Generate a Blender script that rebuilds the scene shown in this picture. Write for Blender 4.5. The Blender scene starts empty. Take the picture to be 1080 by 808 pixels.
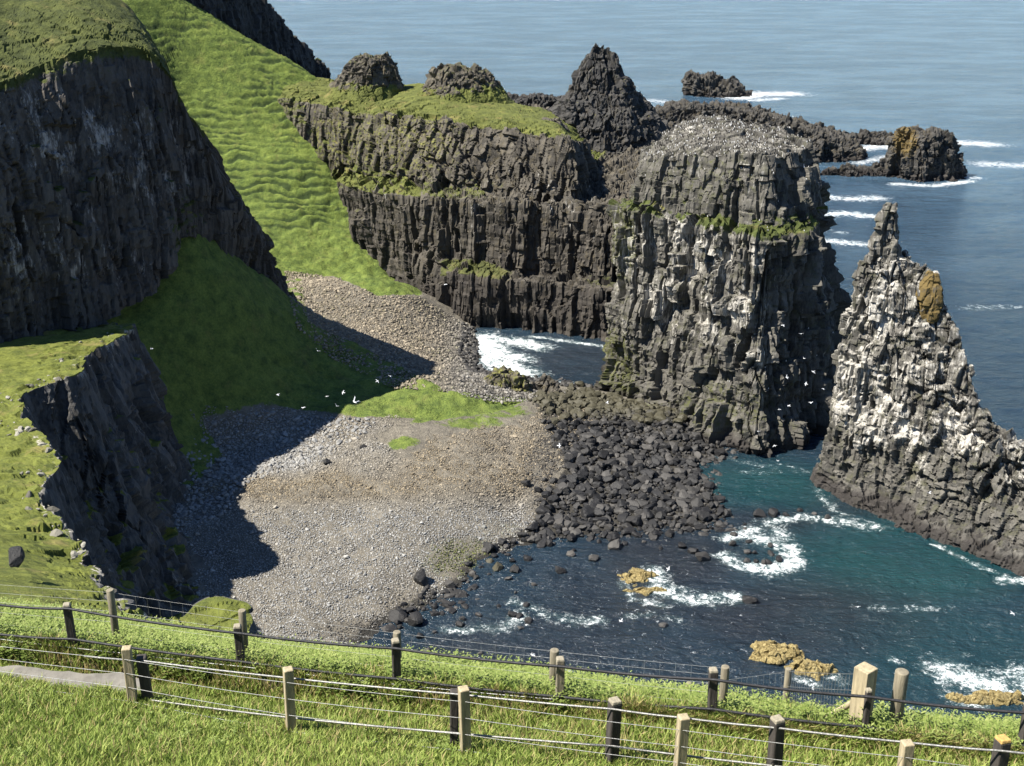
import bpy, bmesh, math, random
import numpy as np
from mathutils import Vector
rng = np.random.default_rng(7); random.seed(7)
C = bpy.context.scene.collection
W = bpy.data.worlds.new("World"); bpy.context.scene.world = W; W.use_nodes = True

# ------------------------------------------------------------------ camera maths
F = 1300.0; TH = math.radians(20.4); H = 110.0
CT, ST = math.cos(TH), math.sin(TH)
CAM = np.array([0, 0, H])
def ray(px, py):
    u = (px-540)/F; v = -(py-404)/F
    return np.array([u, CT+v*ST, -ST+v*CT])
def atz(px, py, z):
    r = ray(px, py); return CAM + r*((z-H)/r[2])
def aty(px, py, y):
    r = ray(px, py); return CAM + r*(y/r[1])
def atd(px, py, d): return CAM + ray(px, py)*d
def proj(P):
    P = np.asarray(P, float); q = P-CAM
    d = q[..., 1]*CT - q[..., 2]*ST
    up = q[..., 1]*ST + q[..., 2]*CT
    return 540+F*q[..., 0]/d, 404-F*up/d, d
def Y(l): return np.array([aty(*p) for p in l])
def Z(l): return np.array([atz(*p) for p in l])

# ------------------------------------------------------------------ noise
def _h(ix, iy, iz, s):
    h = (ix.astype(np.int64)*374761393 + iy.astype(np.int64)*668265263 + iz.astype(np.int64)*2147483647 + s*1274126177) & 0xffffffff
    h = ((h ^ (h >> 13))*1274126177) & 0xffffffff
    h = ((h ^ (h >> 16))*2246822519) & 0xffffffff
    return ((h ^ (h >> 15)) & 0xffffff)/float(0xffffff)
def vnoise(P, s=0):
    i = np.floor(P); f = P-i; i = i.astype(np.int64); f = f*f*(3-2*f)
    r = 0
    for a in (0, 1):
        wa = f[:, 0] if a else 1-f[:, 0]
        for b in (0, 1):
            wb = f[:, 1] if b else 1-f[:, 1]
            for c in (0, 1):
                wc = f[:, 2] if c else 1-f[:, 2]
                r = r + wa*wb*wc*_h(i[:, 0]+a, i[:, 1]+b, i[:, 2]+c, s)
    return r
def fbm(P, s=0, o=4):
    r = 0; a = 0.5; t = 0
    for k in range(o):
        r = r + a*vnoise(P*(2.03**k), s+k*17); t += a; a *= 0.5
    return r/t*2-1
def cells(P, s=0):
    """nearest jittered cell: random id, a random tilted plane across the cell, F2-F1"""
    i = np.floor(P).astype(np.int64); n = len(P)
    f1 = np.full(n, 9.); f2 = np.full(n, 9.); rid = np.zeros(n); D = np.zeros((n, 3))
    for a in (-1, 0, 1):
        for b in (-1, 0, 1):
            for c in (-1, 0, 1):
                x, y, z = i[:, 0]+a, i[:, 1]+b, i[:, 2]+c
                dx = x+_h(x, y, z, s+1)-P[:, 0]; dy = y+_h(x, y, z, s+2)-P[:, 1]; dz = z+_h(x, y, z, s+3)-P[:, 2]
                d = dx*dx+dy*dy+dz*dz
                m = d < f1
                f2 = np.where(m, f1, np.minimum(f2, d)); f1 = np.where(m, d, f1)
                rid = np.where(m, _h(x, y, z, s+4), rid)
                D[m] = np.stack([dx, dy, dz], 1)[m]
    k = (rid*1e5).astype(np.int64); z0 = np.zeros_like(k)
    T = np.stack([_h(k, z0, z0, s+5), _h(k, z0, z0, s+6), _h(k, z0, z0, s+7)], 1)*2-1
    return rid, (T*D).sum(1), np.sqrt(f2)-np.sqrt(f1)
def cols(P, w, seg, s=0):
    """basalt columns: plan cells cut into lengths by joints; returns length-random, facet tilt, joint nearness"""
    q = P[:, :2]/w; i = np.floor(q).astype(np.int64); n = len(P); z0 = np.zeros(n, np.int64)
    f1 = np.full(n, 9.); f2 = np.full(n, 9.); rid = np.zeros(n); D = np.zeros((n, 2))
    for a in (-1, 0, 1):
        for b in (-1, 0, 1):
            x, y = i[:, 0]+a, i[:, 1]+b
            dx = x+.1+.8*_h(x, y, z0, s+1)-q[:, 0]; dy = y+.1+.8*_h(x, y, z0, s+2)-q[:, 1]; d = dx*dx+dy*dy; m = d < f1
            f2 = np.where(m, f1, np.minimum(f2, d)); f1 = np.where(m, d, f1); rid = np.where(m, _h(x, y, z0, s+4), rid); D[m] = np.stack([dx, dy], 1)[m]
    k = (rid*1e6).astype(np.int64); zz = P[:, 2]/(seg*(.6+.8*_h(k, z0, z0, s+8)))+9*rid; sg = np.floor(zz).astype(np.int64); fz = zz-sg
    r = _h(k, sg, z0, s+9); T = np.stack([_h(k, sg, z0, s+5), _h(k, sg, z0, s+6), _h(k, sg, z0, s+7)], 1)*2-1
    return r, T[:, 0]*D[:, 0]+T[:, 1]*D[:, 1]+.5*T[:, 2]*(fz-.5), np.sqrt(f2)-np.sqrt(f1), rid
def rockdisp(P, s=0, big=1.0, mid=1.0, fine=1.0, lay=1.0, bz=2.6):
    Q = P + .6*np.stack([fbm(P*.18, s+5, 2), fbm(P*.18, s+6, 2), fbm(P*.18, s+7, 2)], 1)
    th = .4+s*.13; Q[:, :2] = Q[:, :2]@np.array([[math.cos(th), -math.sin(th)], [math.sin(th), math.cos(th)]])
    r1, t1, e1, c1 = cols(Q, 5.5, 5.5*bz, s+11)
    r2, t2, e2, c2 = cols(Q, 2.4, 2.4*bz, s+31)
    r3, t3, e3, c3 = cols(Q, 1.05, 1.05*np.clip(bz*.8, 1.2, 4), s+51)
    d = big*(2.6*(r1-.55)+2.0*(c1-.5)+1.4*t1) + big*1.5*fbm(P/15., s+71, 3)
    d += mid*(1.5*(r2-.5)+.7*(c2-.5)+1.1*t2) - mid*.9*np.exp(-(e2/.06)**2)*(r1 > .45)
    d += fine*(.55*(r3-.5)+.45*t3)
    zz = np.stack([P[:, 0]*.02, P[:, 1]*.02, P[:, 2]/2.4], 1)
    d += lay*.9*fbm(zz, s+91, 3)
    return d, r2, r3

# ------------------------------------------------------------------ objects
def tag(o, label=None, cat=None, group=None, kind=None):
    if label: o['label'] = label
    if cat: o['category'] = cat
    if group: o['group'] = group
    if kind: o['kind'] = kind
    return o
def meshobj(name, V, faces, mat, parent=None, attrs=None, smooth=False):
    me = bpy.data.meshes.new(name)
    V = np.asarray(V, np.float32)
    faces = np.asarray(faces, np.int32)
    k = faces.shape[1]
    me.vertices.add(len(V)); me.vertices.foreach_set('co', V.ravel())
    me.loops.add(faces.size); me.loops.foreach_set('vertex_index', faces.ravel())
    me.polygons.add(len(faces)); me.polygons.foreach_set('loop_start', np.arange(0, faces.size, k, dtype=np.int32))
    me.polygons.foreach_set('use_smooth', np.full(len(faces), smooth))
    me.update(calc_edges=True)
    for a, val in (attrs or {}).items():
        at = me.attributes.new(a, 'FLOAT', 'POINT'); at.data.foreach_set('value', np.asarray(val, np.float32).ravel())
    o = bpy.data.objects.new(name, me); C.objects.link(o)
    if mat: me.materials.append(mat)
    if parent: o.parent = parent
    return o
def empty(name, loc=(0, 0, 0)):
    o = bpy.data.objects.new(name, None); C.objects.link(o); o.location = loc; o.empty_display_size = .1; return o
def set_origin(o, p):
    """put the object's origin at world point p without moving it"""
    p = np.asarray(p, np.float32); me = o.data; n = len(me.vertices)
    co = np.empty(n*3, np.float32); me.vertices.foreach_get('co', co)
    co = co.reshape(-1, 3)-p; me.vertices.foreach_set('co', co.ravel()); me.update(); o.location = tuple(float(v) for v in p)
def gridfaces(nv, nu, closed=False):
    a = np.arange(nv*nu).reshape(nv, nu)
    if closed: a = np.concatenate([a, a[:, :1]], 1)
    return np.stack([a[:-1, :-1], a[:-1, 1:], a[1:, 1:], a[1:, :-1]], -1).reshape(-1, 4)
def catmull(R, t, closed):
    """R (K,D), t in [0, K-1] (or [0,K) closed)"""
    K = len(R); i = np.floor(t).astype(int); f = (t-i)[:, None]
    if closed: g = lambda j: R[j % K]
    else:
        i = np.minimum(i, K-2); f = (t-i)[:, None]; g = lambda j: R[np.clip(j, 0, K-1)]
    p0, p1, p2, p3 = g(i-1), g(i), g(i+1), g(i+2)
    return .5*((2*p1)+(-p0+p2)*f+(2*p0-5*p1+4*p2-p3)*f*f+(-p0+3*p1-3*p2+p3)*f**3)
def loft(rows, step, amts=None, closed=False, ustep=None, minv=1, lin=False):
    rows = [np.asarray(r, float) for r in rows]; K = len(rows[0]); A = np.stack(rows)
    seg = np.linalg.norm(np.diff(np.concatenate([A, A[:, :1]], 1) if closed else A, axis=1), axis=2).max(0)
    t = []
    for k, s in enumerate(seg):
        n = max(2, int(round(s/(ustep or step)))); t.append(k+np.arange(n)/n)
    t = np.concatenate(t)
    if not closed: t = np.append(t, K-1)
    if lin:
        def ip(r):
            i = np.minimum(np.floor(t).astype(int), K-2); f = (t-i)[:, None]; return r[i]*(1-f)+r[i+1]*f
        U = [ip(r) for r in rows]
    else: U = [catmull(r, t, closed) for r in rows]
    out = []; am = []; vv = []
    amts = amts or [1]*len(rows)
    for k in range(len(U)-1):
        n = max(minv, int(round(np.median(np.linalg.norm(U[k+1]-U[k], axis=1))/step)))
        for j in range(n):
            f = j/n; out.append(U[k]*(1-f)+U[k+1]*f); am.append(np.full(len(t), amts[k]*(1-f)+amts[k+1]*f)); vv.append(np.full(len(t), k+f))
    out.append(U[-1]); am.append(np.full(len(t), amts[-1])); vv.append(np.full(len(t), len(U)-1.))
    return np.stack(out), np.stack(am), np.stack(vv), t
def gnormals(P, closed):
    if closed:
        Q = np.concatenate([P[:, -1:], P, P[:, :1]], 1); du = Q[:, 2:]-Q[:, :-2]
    else: du = np.gradient(P, axis=1)
    dv = np.gradient(P, axis=0)
    n = np.cross(du, dv); n /= np.linalg.norm(n, axis=2, keepdims=True)+1e-9
    return n
def blur(N, it, closed):
    for _ in range(it):
        Q = np.concatenate([N[:1], N, N[-1:]], 0); N = (Q[:-2]+2*Q[1:-1]+Q[2:])/4
        Q = np.concatenate([N[:, -1:], N, N[:, :1]], 1) if closed else np.concatenate([N[:, :1], N, N[:, -1:]], 1)
        N = (Q[:, :-2]+2*Q[:, 1:-1]+Q[:, 2:])/4
    return N/(np.linalg.norm(N, axis=2, keepdims=True)+1e-9)
def sm(x, a, b):
    t = np.clip((x-a)/(b-a), 0, 1); return t*t*(3-2*t)
def rock_loft(name, rows, step, mat, amts=None, closed=False, flip=False, seed=0, dk=None, zones=None, cap=False, lift=None):
    """loft through rows (foot to top); displaced by blocks and joints; zones(P,up,px,py)->dict of attributes"""
    P, A, V, t = loft(rows, step, amts, closed)
    N = gnormals(P, closed)
    if flip: N = -N
    N = blur(N, 6, closed)
    nv, nu = P.shape[:2]
    p = P.reshape(-1, 3)
    d, r2, r3 = rockdisp(p, seed, **(dk or {}))
    soft = .55*fbm(p/6., seed+3, 4)+.18*fbm(p/1.6, seed+4, 3)
    a = A.ravel()
    dd = d*np.clip(a, 0, 2)+soft*np.clip(1-a, 0.15, 1)
    p = p+N.reshape(-1, 3)*dd[:, None]
    if lift is not None: p = lift(p)
    P = p.reshape(nv, nu, 3)
    N2 = gnormals(P, closed)
    if flip: N2 = -N2
    up = blur(N2, 2, closed)[..., 2].ravel()
    px, py, _ = proj(p)
    at = dict(rnd=r2, rnd2=r3, tide=sm(-p[:, 2]+1.2*fbm(p/3., 9, 2), -3.6, -1.6)*(p[:, 2] < 8))
    at.update(zones(p, up, px, py, V.ravel()) if zones else {})
    f = gridfaces(nv, nu, closed)
    if flip: f = f[:, ::-1]
    o = meshobj(name, p, f, mat, None, at)
    return o

# ------------------------------------------------------------------ materials
class NT:
    def __init__(s, name):
        s.m = bpy.data.materials.new(name); s.m.use_nodes = True; s.t = s.m.node_tree; s.n = s.t.nodes; s.l = s.t.links
        s.b = s.n['Principled BSDF']; s.b.inputs['Roughness'].default_value = .9; s.b.inputs['Specular IOR Level'].default_value = .25
        s.co = s.n.new('ShaderNodeTexCoord').outputs['Object']; s.cache = {}
        s.geo = s.n.new('ShaderNodeNewGeometry')
    def set(s, i, v):
        if isinstance(v, (int, float)): i.default_value = v
        elif isinstance(v, tuple): i.default_value = (*v, 1) if len(v) == 3 and i.type == 'RGBA' else v
        else: s.l.new(v, i)
    def math(s, op, a, b=0, c=0, clamp=False):
        m = s.n.new('ShaderNodeMath'); m.operation = op; m.use_clamp = clamp
        for k, v in enumerate((a, b, c)): s.set(m.inputs[k], v)
        return m.outputs[0]
    def noise(s, scale, detail=4, rough=.55, stretch=None, off=0, dist=0):
        n = s.n.new('ShaderNodeTexNoise'); n.inputs['Scale'].default_value = scale; n.inputs['Detail'].default_value = detail
        n.inputs['Roughness'].default_value = rough; n.inputs['Distortion'].default_value = dist
        mp = s.n.new('ShaderNodeMapping'); s.l.new(s.co, mp.inputs[0]); mp.inputs['Location'].default_value = (off, off*1.7, off*.3)
        if stretch: mp.inputs['Scale'].default_value = stretch
        s.l.new(mp.outputs[0], n.inputs['Vector']); return n.outputs['Fac']
    def attr(s, name):
        a = s.n.new('ShaderNodeAttribute'); a.attribute_name = name; return a.outputs['Fac']
    def mix(s, f, a, b):
        m = s.n.new('ShaderNodeMix'); m.data_type = 'RGBA'; s.set(m.inputs[0], f); s.set(m.inputs[6], a); s.set(m.inputs[7], b); return m.outputs[2]
    def step(s, x, a, b):
        m = s.n.new('ShaderNodeMapRange'); m.interpolation_type = 'SMOOTHSTEP'; s.set(m.inputs[0], x); s.set(m.inputs[1], a); s.set(m.inputs[2], b); return m.outputs[0]
    def ramp(s, x, stops):
        r = s.n.new('ShaderNodeValToRGB'); e = r.color_ramp.elements
        while len(e) < len(stops): e.new(.5)
        for k, (p, c) in enumerate(stops): e[k].position = p; e[k].color = (*c, 1)
        s.l.new(x, r.inputs[0]); return r.outputs[0]
    def bump(s, h, dist, strength=1.0, prev=None):
        b = s.n.new('ShaderNodeBump'); b.inputs['Distance'].default_value = dist; b.inputs['Strength'].default_value = strength
        s.l.new(h, b.inputs['Height'])
        if prev: s.l.new(prev, b.inputs['Normal'])
        return b.outputs[0]
    def done(s, col, nrm=None, rough=None):
        s.set(s.b.inputs['Base Color'], col)
        if nrm: s.l.new(nrm, s.b.inputs['Normal'])
        if rough is not None: s.set(s.b.inputs['Roughness'], rough)
        return s.m

GR_HI = (.115, .130, .024); GR_MID = (.068, .085, .015); GR_LO = (.035, .050, .010); GR_DRY = (.20, .16, .06)
def grass_col(t, s=1.0, hi=GR_HI, mid=GR_MID, lo=GR_LO, dry=GR_DRY, dryamt=.5):
    a = t.noise(.35*s, 5, .65); b = t.noise(2.2*s, 4, .7, off=3)
    x = t.math('ADD', t.math('MULTIPLY', a, .55), t.math('MULTIPLY', b, .45))
    c = t.ramp(x, [(.36, lo), (.50, mid), (.64, hi)])
    d = t.step(t.noise(.16*s, 5, .7, off=9), .54, .70)
    return t.mix(t.math('MULTIPLY', d, dryamt), c, dry)
def rock_mat(name, dark, light, warm, guano=(.62, .60, .55), lich=(.16, .16, .04), ghi=GR_HI, gmid=GR_MID, glo=GR_LO, gs=1.0, dryamt=.5, tide=.85):
    t = NT(name)
    n1 = t.noise(.5, 6, .7); n2 = t.noise(2.5, 4, .7, stretch=(1, 1, .35), off=5)
    x = t.math('ADD', t.math('MULTIPLY', n2, .7), t.math('MULTIPLY', t.attr('rnd2'), .3))
    c = t.ramp(x, [(.3, dark), (.5, tuple((a+b)/2 for a, b in zip(dark, light))), (.68, light)])
    c = t.mix(t.step(n1, .48, .68), c, warm)
    c = t.mix(t.math('MULTIPLY', t.step(t.attr('rnd'), .6, 1.), .45), c, light)
    # lichen and moss
    ln = t.noise(.8, 6, .75, off=21)
    c = t.mix(t.step(t.math('ADD', t.attr('lichen'), t.math('MULTIPLY', t.math('SUBTRACT', ln, .5), 1.8)), .45, .8), c, lich)
    # guano runs down from the ledges
    gn = t.noise(1.6, 6, .8, stretch=(1, 1, .14), off=31); gb = t.noise(.17, 4, .65, stretch=(1, 1, .6), off=37)
    gx = t.math('ADD', t.attr('guano'), t.math('ADD', t.math('MULTIPLY', t.math('SUBTRACT', gn, .5), 2.2), t.math('MULTIPLY', t.math('SUBTRACT', gb, .5), 2.2)))
    c = t.mix(t.math('MULTIPLY', t.step(gx, .5, .95), .85), c, guano)
    g = grass_col(t, gs, ghi, gmid, glo, dryamt=dryamt)
    gm = t.math('ADD', t.attr('grass'), t.math('MULTIPLY', t.math('SUBTRACT', t.noise(.9, 5, .7, off=41), .5), .9))
    c = t.mix(t.step(gm, .40, .62), c, g)
    c = t.mix(t.math('MULTIPLY', t.attr('tide'), tide), c, (.030, .026, .024))
    h = t.math('ADD', t.noise(1.8, 6, .75, stretch=(1, 1, .3), off=2), t.math('MULTIPLY', t.noise(6, 3, .6, off=7), .3))
    nb = t.bump(h, .28, .8)
    return t.done(c, nb, .9)

M_CLIFF = rock_mat('basalt_cliff', (.020, .020, .020), (.066, .063, .059), (.050, .043, .033))
M_SHADE = rock_mat('basalt_banded_cliff', (.026, .0245, .024), (.094, .086, .078), (.064, .052, .039), gs=.8, guano=(.36, .34, .32), lich=(.05, .055, .02), ghi=(.085, .095, .022), gmid=(.05, .06, .014), glo=(.026, .034, .010))
M_PROM = rock_mat('basalt_promontory', (.022, .0205, .0185), (.108, .096, .077), (.085, .071, .044), ghi=(.125, .135, .032), gmid=(.082, .092, .022), glo=(.045, .054, .014))
M_STACK = rock_mat('basalt_stack', (.026, .025, .023), (.135, .126, .108), (.080, .078, .05), lich=(.075, .080, .026), guano=(.47, .445, .395), ghi=(.085, .10, .026), gmid=(.055, .068, .017), glo=(.032, .042, .011))
M_SKERRY = rock_mat('dark_skerry_rock', (.022, .022, .022), (.075, .070, .062), (.07, .058, .036), lich=(.12, .085, .03))
M_NEAR = rock_mat('headland_rock', (.030, .030, .030), (.105, .102, .098), (.07, .064, .054), guano=(.42, .39, .33), ghi=(.145, .160, .030), gmid=(.098, .112, .020), glo=(.05, .064, .014), dryamt=.7)
def kelp_mat():
    t = NT('kelp_covered_rock'); x = t.math('ADD', t.math('MULTIPLY', t.noise(3.2, 6, .75, dist=.8), .6), t.math('MULTIPLY', t.noise(11, 4, .7, off=4), .4))
    c = t.ramp(x, [(.36, (.035, .025, .010)), (.46, (.15, .11, .04)), (.55, (.36, .29, .13)), (.68, (.52, .44, .25))])
    return t.done(c, t.bump(x, .35, 1.0), .7)
M_KELP = kelp_mat()

def ground_mat():
    t = NT('slope_ground')
    g = grass_col(t, 1.1, (.180, .222, .048), (.115, .155, .032), (.050, .078, .019), dryamt=.25)
    a = t.noise(.8, 6, .75, off=4); b = t.noise(.12, 4, .6, off=14)
    s = t.ramp(t.math('ADD', t.math('MULTIPLY', a, .6), t.math('MULTIPLY', b, .4)), [(.34, (.09, .08, .066)), (.5, (.15, .135, .108)), (.66, (.24, .215, .17))])
    g = t.mix(t.math('MULTIPLY', t.step(t.attr('shade_tuft'), .08, .75), .92), g, (.030, .048, .014))  # painted riser shade and random tuft mottling both darken the grass
    gm = t.math('ADD', t.attr('grass'), t.math('MULTIPLY', t.math('SUBTRACT', t.noise(.5, 6, .75, off=41), .5), 1.1))
    c = t.mix(t.step(gm, .40, .60), s, g)
    c = t.mix(t.step(t.attr('wet'), .3, .7), c, (.03, .028, .024))
    h = t.math('ADD', t.noise(.9, 6, .7), t.math('MULTIPLY', t.noise(4, 3, .6, off=7), .4))
    return t.done(c, t.bump(h, .9, .9), .95)
M_GROUND = ground_mat()

def stone_mat(name, stops, rough=.85, wet=False, moss=None):
    t = NT(name)
    x = t.math('ADD', t.math('MULTIPLY', t.attr('rnd'), .7), t.math('MULTIPLY', t.noise(1.2, 4, .7), .3))
    c = t.ramp(x, stops)
    if moss: c = t.mix(t.step(t.math('ADD', t.attr('moss'), t.math('MULTIPLY', t.math('SUBTRACT', t.noise(.5, 4, .7, off=5), .5), .8)), .4, .7), c, moss)
    return t.done(c, t.bump(t.noise(3, 5, .7), .2, .6), rough)
def shingle_mat():
    t = NT('beach_shingle'); x = t.attr('rnd')
    grey = t.ramp(x, [(.05, (.175, .175, .17)), (.5, (.232, .23, .222)), (.95, (.31, .306, .29))])
    tan = t.ramp(x, [(.05, (.125, .102, .07)), (.5, (.19, .155, .104)), (.95, (.29, .24, .165))])
    c = t.mix(t.attr('tan'), grey, tan)
    c = t.mix(t.step(t.attr('moss'), .35, .8), c, t.mix(x, (.035, .042, .012), (.12, .13, .04)))
    c = t.mix(t.step(t.attr('dark'), .3, .8), c, t.mix(x, (.03, .028, .026), (.10, .092, .08)))
    return t.done(c, None, .85)
M_SHINGLE = shingle_mat()
M_BOULDER = stone_mat('wet_basalt_boulder', [(.15, (.013, .013, .014)), (.5, (.028, .027, .026)), (.85, (.066, .062, .057))], .6, moss=(.058, .053, .034))

def sea_mat():
    t = NT('sea_water'); b = t.b
    base = t.mix(t.attr('teal'), (.012, .024, .037), (.008, .038, .042))
    base = t.mix(t.attr('kelp'), base, (.014, .017, .022))
    base = t.mix(t.math('MULTIPLY', t.step(t.noise(.05, 5, .65, off=3), .45, .7), .35), base, (.012, .03, .045))
    f1 = t.noise(.30, 6, .65, dist=1.2, off=11); f2 = t.noise(1.1, 7, .75, dist=1.0, off=13); f3 = t.noise(.9, 5, .7, dist=1.6, off=17)
    web = t.math('MAXIMUM', t.math('SUBTRACT', 1, t.math('MULTIPLY', t.math('ABSOLUTE', t.math('SUBTRACT', f3, .5)), 11)), 0)
    fx = t.math('ADD', t.attr('foam'), t.math('ADD', t.math('MULTIPLY', t.math('SUBTRACT', f1, .5), 1.5), t.math('ADD', t.math('MULTIPLY', t.math('SUBTRACT', f2, .5), 1.7), t.math('MULTIPLY', web, .22))))
    gate = t.step(t.attr('foam'), .02, .18)
    ff = t.math('MULTIPLY', t.step(fx, .46, .98), gate)
    base = t.mix(t.math('MULTIPLY', t.step(t.math('ADD', t.attr('foam'), t.math('SUBTRACT', f1, .5)), .12, .75), .6), base, (.07, .13, .13))
    fl = t.math('MULTIPLY', t.step(t.noise(.9, 7, .78, dist=1.0, off=23), .60, .70), t.attr('fleck'))
    ff = t.math('MAXIMUM', ff, t.math('MULTIPLY', fl, .8))
    base = t.mix(t.math('MULTIPLY', t.attr('far'), .9), base, t.mix(t.step(t.noise(.02, 7, .75, stretch=(.5, 1, 1), off=15), .42, .62), (.045, .095, .15), (.085, .155, .225)))  # paler far base paints in reflected sky, its streaks paint in wave shading
    c = t.mix(ff, base, (.74, .77, .77))
    wl = t.noise(.013, 5, .62, stretch=(.6, 1, 1), dist=.6, off=6); w0 = t.noise(.045, 4, .6, stretch=(.4, 1, 1), dist=.5, off=4); w1 = t.noise(.16, 4, .6, stretch=(.55, 1, 1), dist=.5); w2 = t.noise(.7, 4, .65, stretch=(.6, 1, 1), off=3, dist=.4); w3 = t.noise(2.6, 3, .6, off=8)
    h = t.math('ADD', t.math('ADD', t.math('MULTIPLY', w0, 2.6), t.math('MULTIPLY', w1, 1.7)), t.math('ADD', t.math('MULTIPLY', w2, 1.0), t.math('MULTIPLY', w3, .30)))
    h = t.math('ADD', t.math('MULTIPLY', h, t.math('ADD', 1, t.math('MULTIPLY', t.attr('far'), 1.8))), t.math('MULTIPLY', wl, t.math('MULTIPLY', t.attr('far'), 22.)))
    nb = t.bump(h, 1.0, 1.0)
    b.inputs['IOR'].default_value = 1.33; b.inputs['Specular IOR Level'].default_value = .5
    return t.done(c, nb, t.math('ADD', .15, t.math('MULTIPLY', ff, .7)))
M_SEA = sea_mat()

def flat_mat(name, col, rough=.7, var=.35, scale=8, stretch=None, metallic=0):
    t = NT(name); n = t.noise(scale, 5, .7, stretch=stretch)
    lo = tuple(c*(1-var) for c in col); hi = tuple(min(.9, c*(1+var)) for c in col)
    t.b.inputs['Metallic'].default_value = metallic
    return t.done(t.ramp(n, [(.3, lo), (.7, hi)]), t.bump(n, .03, .7), rough)
M_POST_L = flat_mat('weathered_pale_wood', (.33, .275, .175), .85, .45, 14, (1, 1, .12))
M_POST_G = flat_mat('weathered_grey_wood', (.20, .175, .125), .9, .4, 14, (1, 1, .12))
M_POST_D = flat_mat('dark_tarred_wood', (.055, .048, .042), .9, .45, 14, (1, 1, .15))
M_CAP = flat_mat('pale_weathered_end_grain', (.26, .23, .17), .9, .35, 20)
M_LICHEN = flat_mat('ochre_lichen_end_grain', (.42, .27, .09), .95, .4, 20)
M_CABLE = flat_mat('black_cable', (.018, .018, .020), .5, .3, 6)
M_RAIL = flat_mat('galvanised_rail', (.24, .235, .22), .45, .2, 9, None, .55)
M_WIRE = flat_mat('galvanised_wire', (.28, .28, .27), .5, .15, 9, None, .5)
M_CONC = flat_mat('concrete_path', (.15, .14, .12), .95, .3, 3)
M_GULL = flat_mat('white_plumage', (.80, .80, .78), .8, .05, 5)
M_GREYW = flat_mat('grey_wing', (.42, .43, .45), .8, .1, 5)
M_BLACK = flat_mat('black_plumage', (.02, .02, .02), .7, .1, 5)

def grassblade_mat():
    t = NT('grass_blades'); x = t.attr('rnd'); n = t.noise(.7, 4, .6)
    c = t.ramp(t.math('ADD', t.math('MULTIPLY', x, .5), t.math('MULTIPLY', n, .5)), [(.25, (.13, .19, .032)), (.5, (.235, .305, .062)), (.75, (.37, .41, .12))])
    c = t.mix(t.step(t.attr('dry'), .5, .9), c, (.36, .30, .13))
    tr = t.n.new('ShaderNodeBsdfTranslucent'); t.l.new(c, tr.inputs[0])
    mx = t.n.new('ShaderNodeMixShader'); mx.inputs[0].default_value = .3
    t.l.new(t.b.outputs[0], mx.inputs[1]); t.l.new(tr.outputs[0], mx.inputs[2]); t.l.new(mx.outputs[0], t.n['Material Output'].inputs[0])
    return t.done(c, None, .7)
M_BLADE = grassblade_mat()
def leaf_mat():
    t = NT('leafy_undergrowth'); x = t.attr('rnd')
    c = t.ramp(x, [(.1, (.08, .12, .025)), (.5, (.17, .23, .05)), (.9, (.30, .34, .11))])
    tr = t.n.new('ShaderNodeBsdfTranslucent'); t.l.new(c, tr.inputs[0])
    mx = t.n.new('ShaderNodeMixShader'); mx.inputs[0].default_value = .3
    t.l.new(t.b.outputs[0], mx.inputs[1]); t.l.new(tr.outputs[0], mx.inputs[2]); t.l.new(mx.outputs[0], t.n['Material Output'].inputs[0])
    return t.done(c, None, .65)
M_LEAF = leaf_mat()
def turf_mat():
    t = NT('foreground_turf')
    g = grass_col(t, 3, (.17, .20, .045), (.11, .14, .028), (.06, .08, .018), dryamt=.4)
    s = t.ramp(t.noise(5, 5, .7, off=3), [(.3, (.022, .017, .012)), (.7, (.075, .060, .042))])
    c = t.mix(t.step(t.math('ADD', t.attr('soil'), t.math('MULTIPLY', t.math('SUBTRACT', t.noise(3, 5, .7, off=8), .5), .7)), .4, .6), g, s)
    return t.done(c, t.bump(t.noise(12, 5, .7), .08, .8), .95)
M_TURF = turf_mat()

# ------------------------------------------------------------------ thin plate ground
class TPS:
    def __init__(s, pts, lam=.02):
        s.p = np.array(pts)[:, :2]/50.; z = np.array(pts)[:, 2]; n = len(z)
        K = s.k(s.p, s.p)+lam*np.eye(n)*.05; Q = np.c_[np.ones(n), s.p]
        A = np.block([[K, Q], [Q.T, np.zeros((3, 3))]]); s.w = np.linalg.solve(A, np.r_[z, 0, 0, 0])
    def k(s, a, b):
        r2 = ((a[:, None]-b[None])**2).sum(-1); return .5*r2*np.log(r2+1e-9)
    def __call__(s, x, y):
        q = np.c_[np.ravel(x), np.ravel(y)]/50.; out = np.empty(len(q))
        for i in range(0, len(q), 40000):
            c = q[i:i+40000]; out[i:i+40000] = s.k(c, s.p)@s.w[:-3]+np.c_[np.ones(len(c)), c]@s.w[-3:]
        return out.reshape(np.shape(x))
gz = [(205,640,3.5),(265,610,3.6),(300,660,2),(370,682,0),(330,640,2.6),(440,652,-.2),(400,600,3),(350,560,4.6),(250,540,6),(440,560,4),
      (500,592,.1),(500,520,5),(560,572,0),(560,520,3),(640,562,-.1),(640,500,2.5),(700,535,1),(765,545,-.2),(735,505,-.1),(700,480,1.2),(700,450,3.4),(640,435,4.2),
      (600,418,3.4),(560,420,6),(500,440,8),(440,435,9.5),(530,400,4.5),(600,404,-.2),(500,392,1.0),(500,358,.3),(560,385,-1.5),(600,375,-2),(450,380,6),(400,345,9),(470,340,3),(440,312,10),
      (330,300,13),(325,335,13),(385,292,14),(450,400,11.5),(380,430,10.5),(300,470,7.5),(250,505,7),(170,515,8),(220,450,11),(100,350,25),
      (380,640,1.2),(420,625,1.2),(470,590,1.4),(540,550,1.3),(800,560,-2),(650,620,-2.5),(520,640,-1.2),(560,610,-1.4),(480,690,-2),(800,500,-2.5),(850,560,-4),(300,400,15),(350,400,12.5)]
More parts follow.
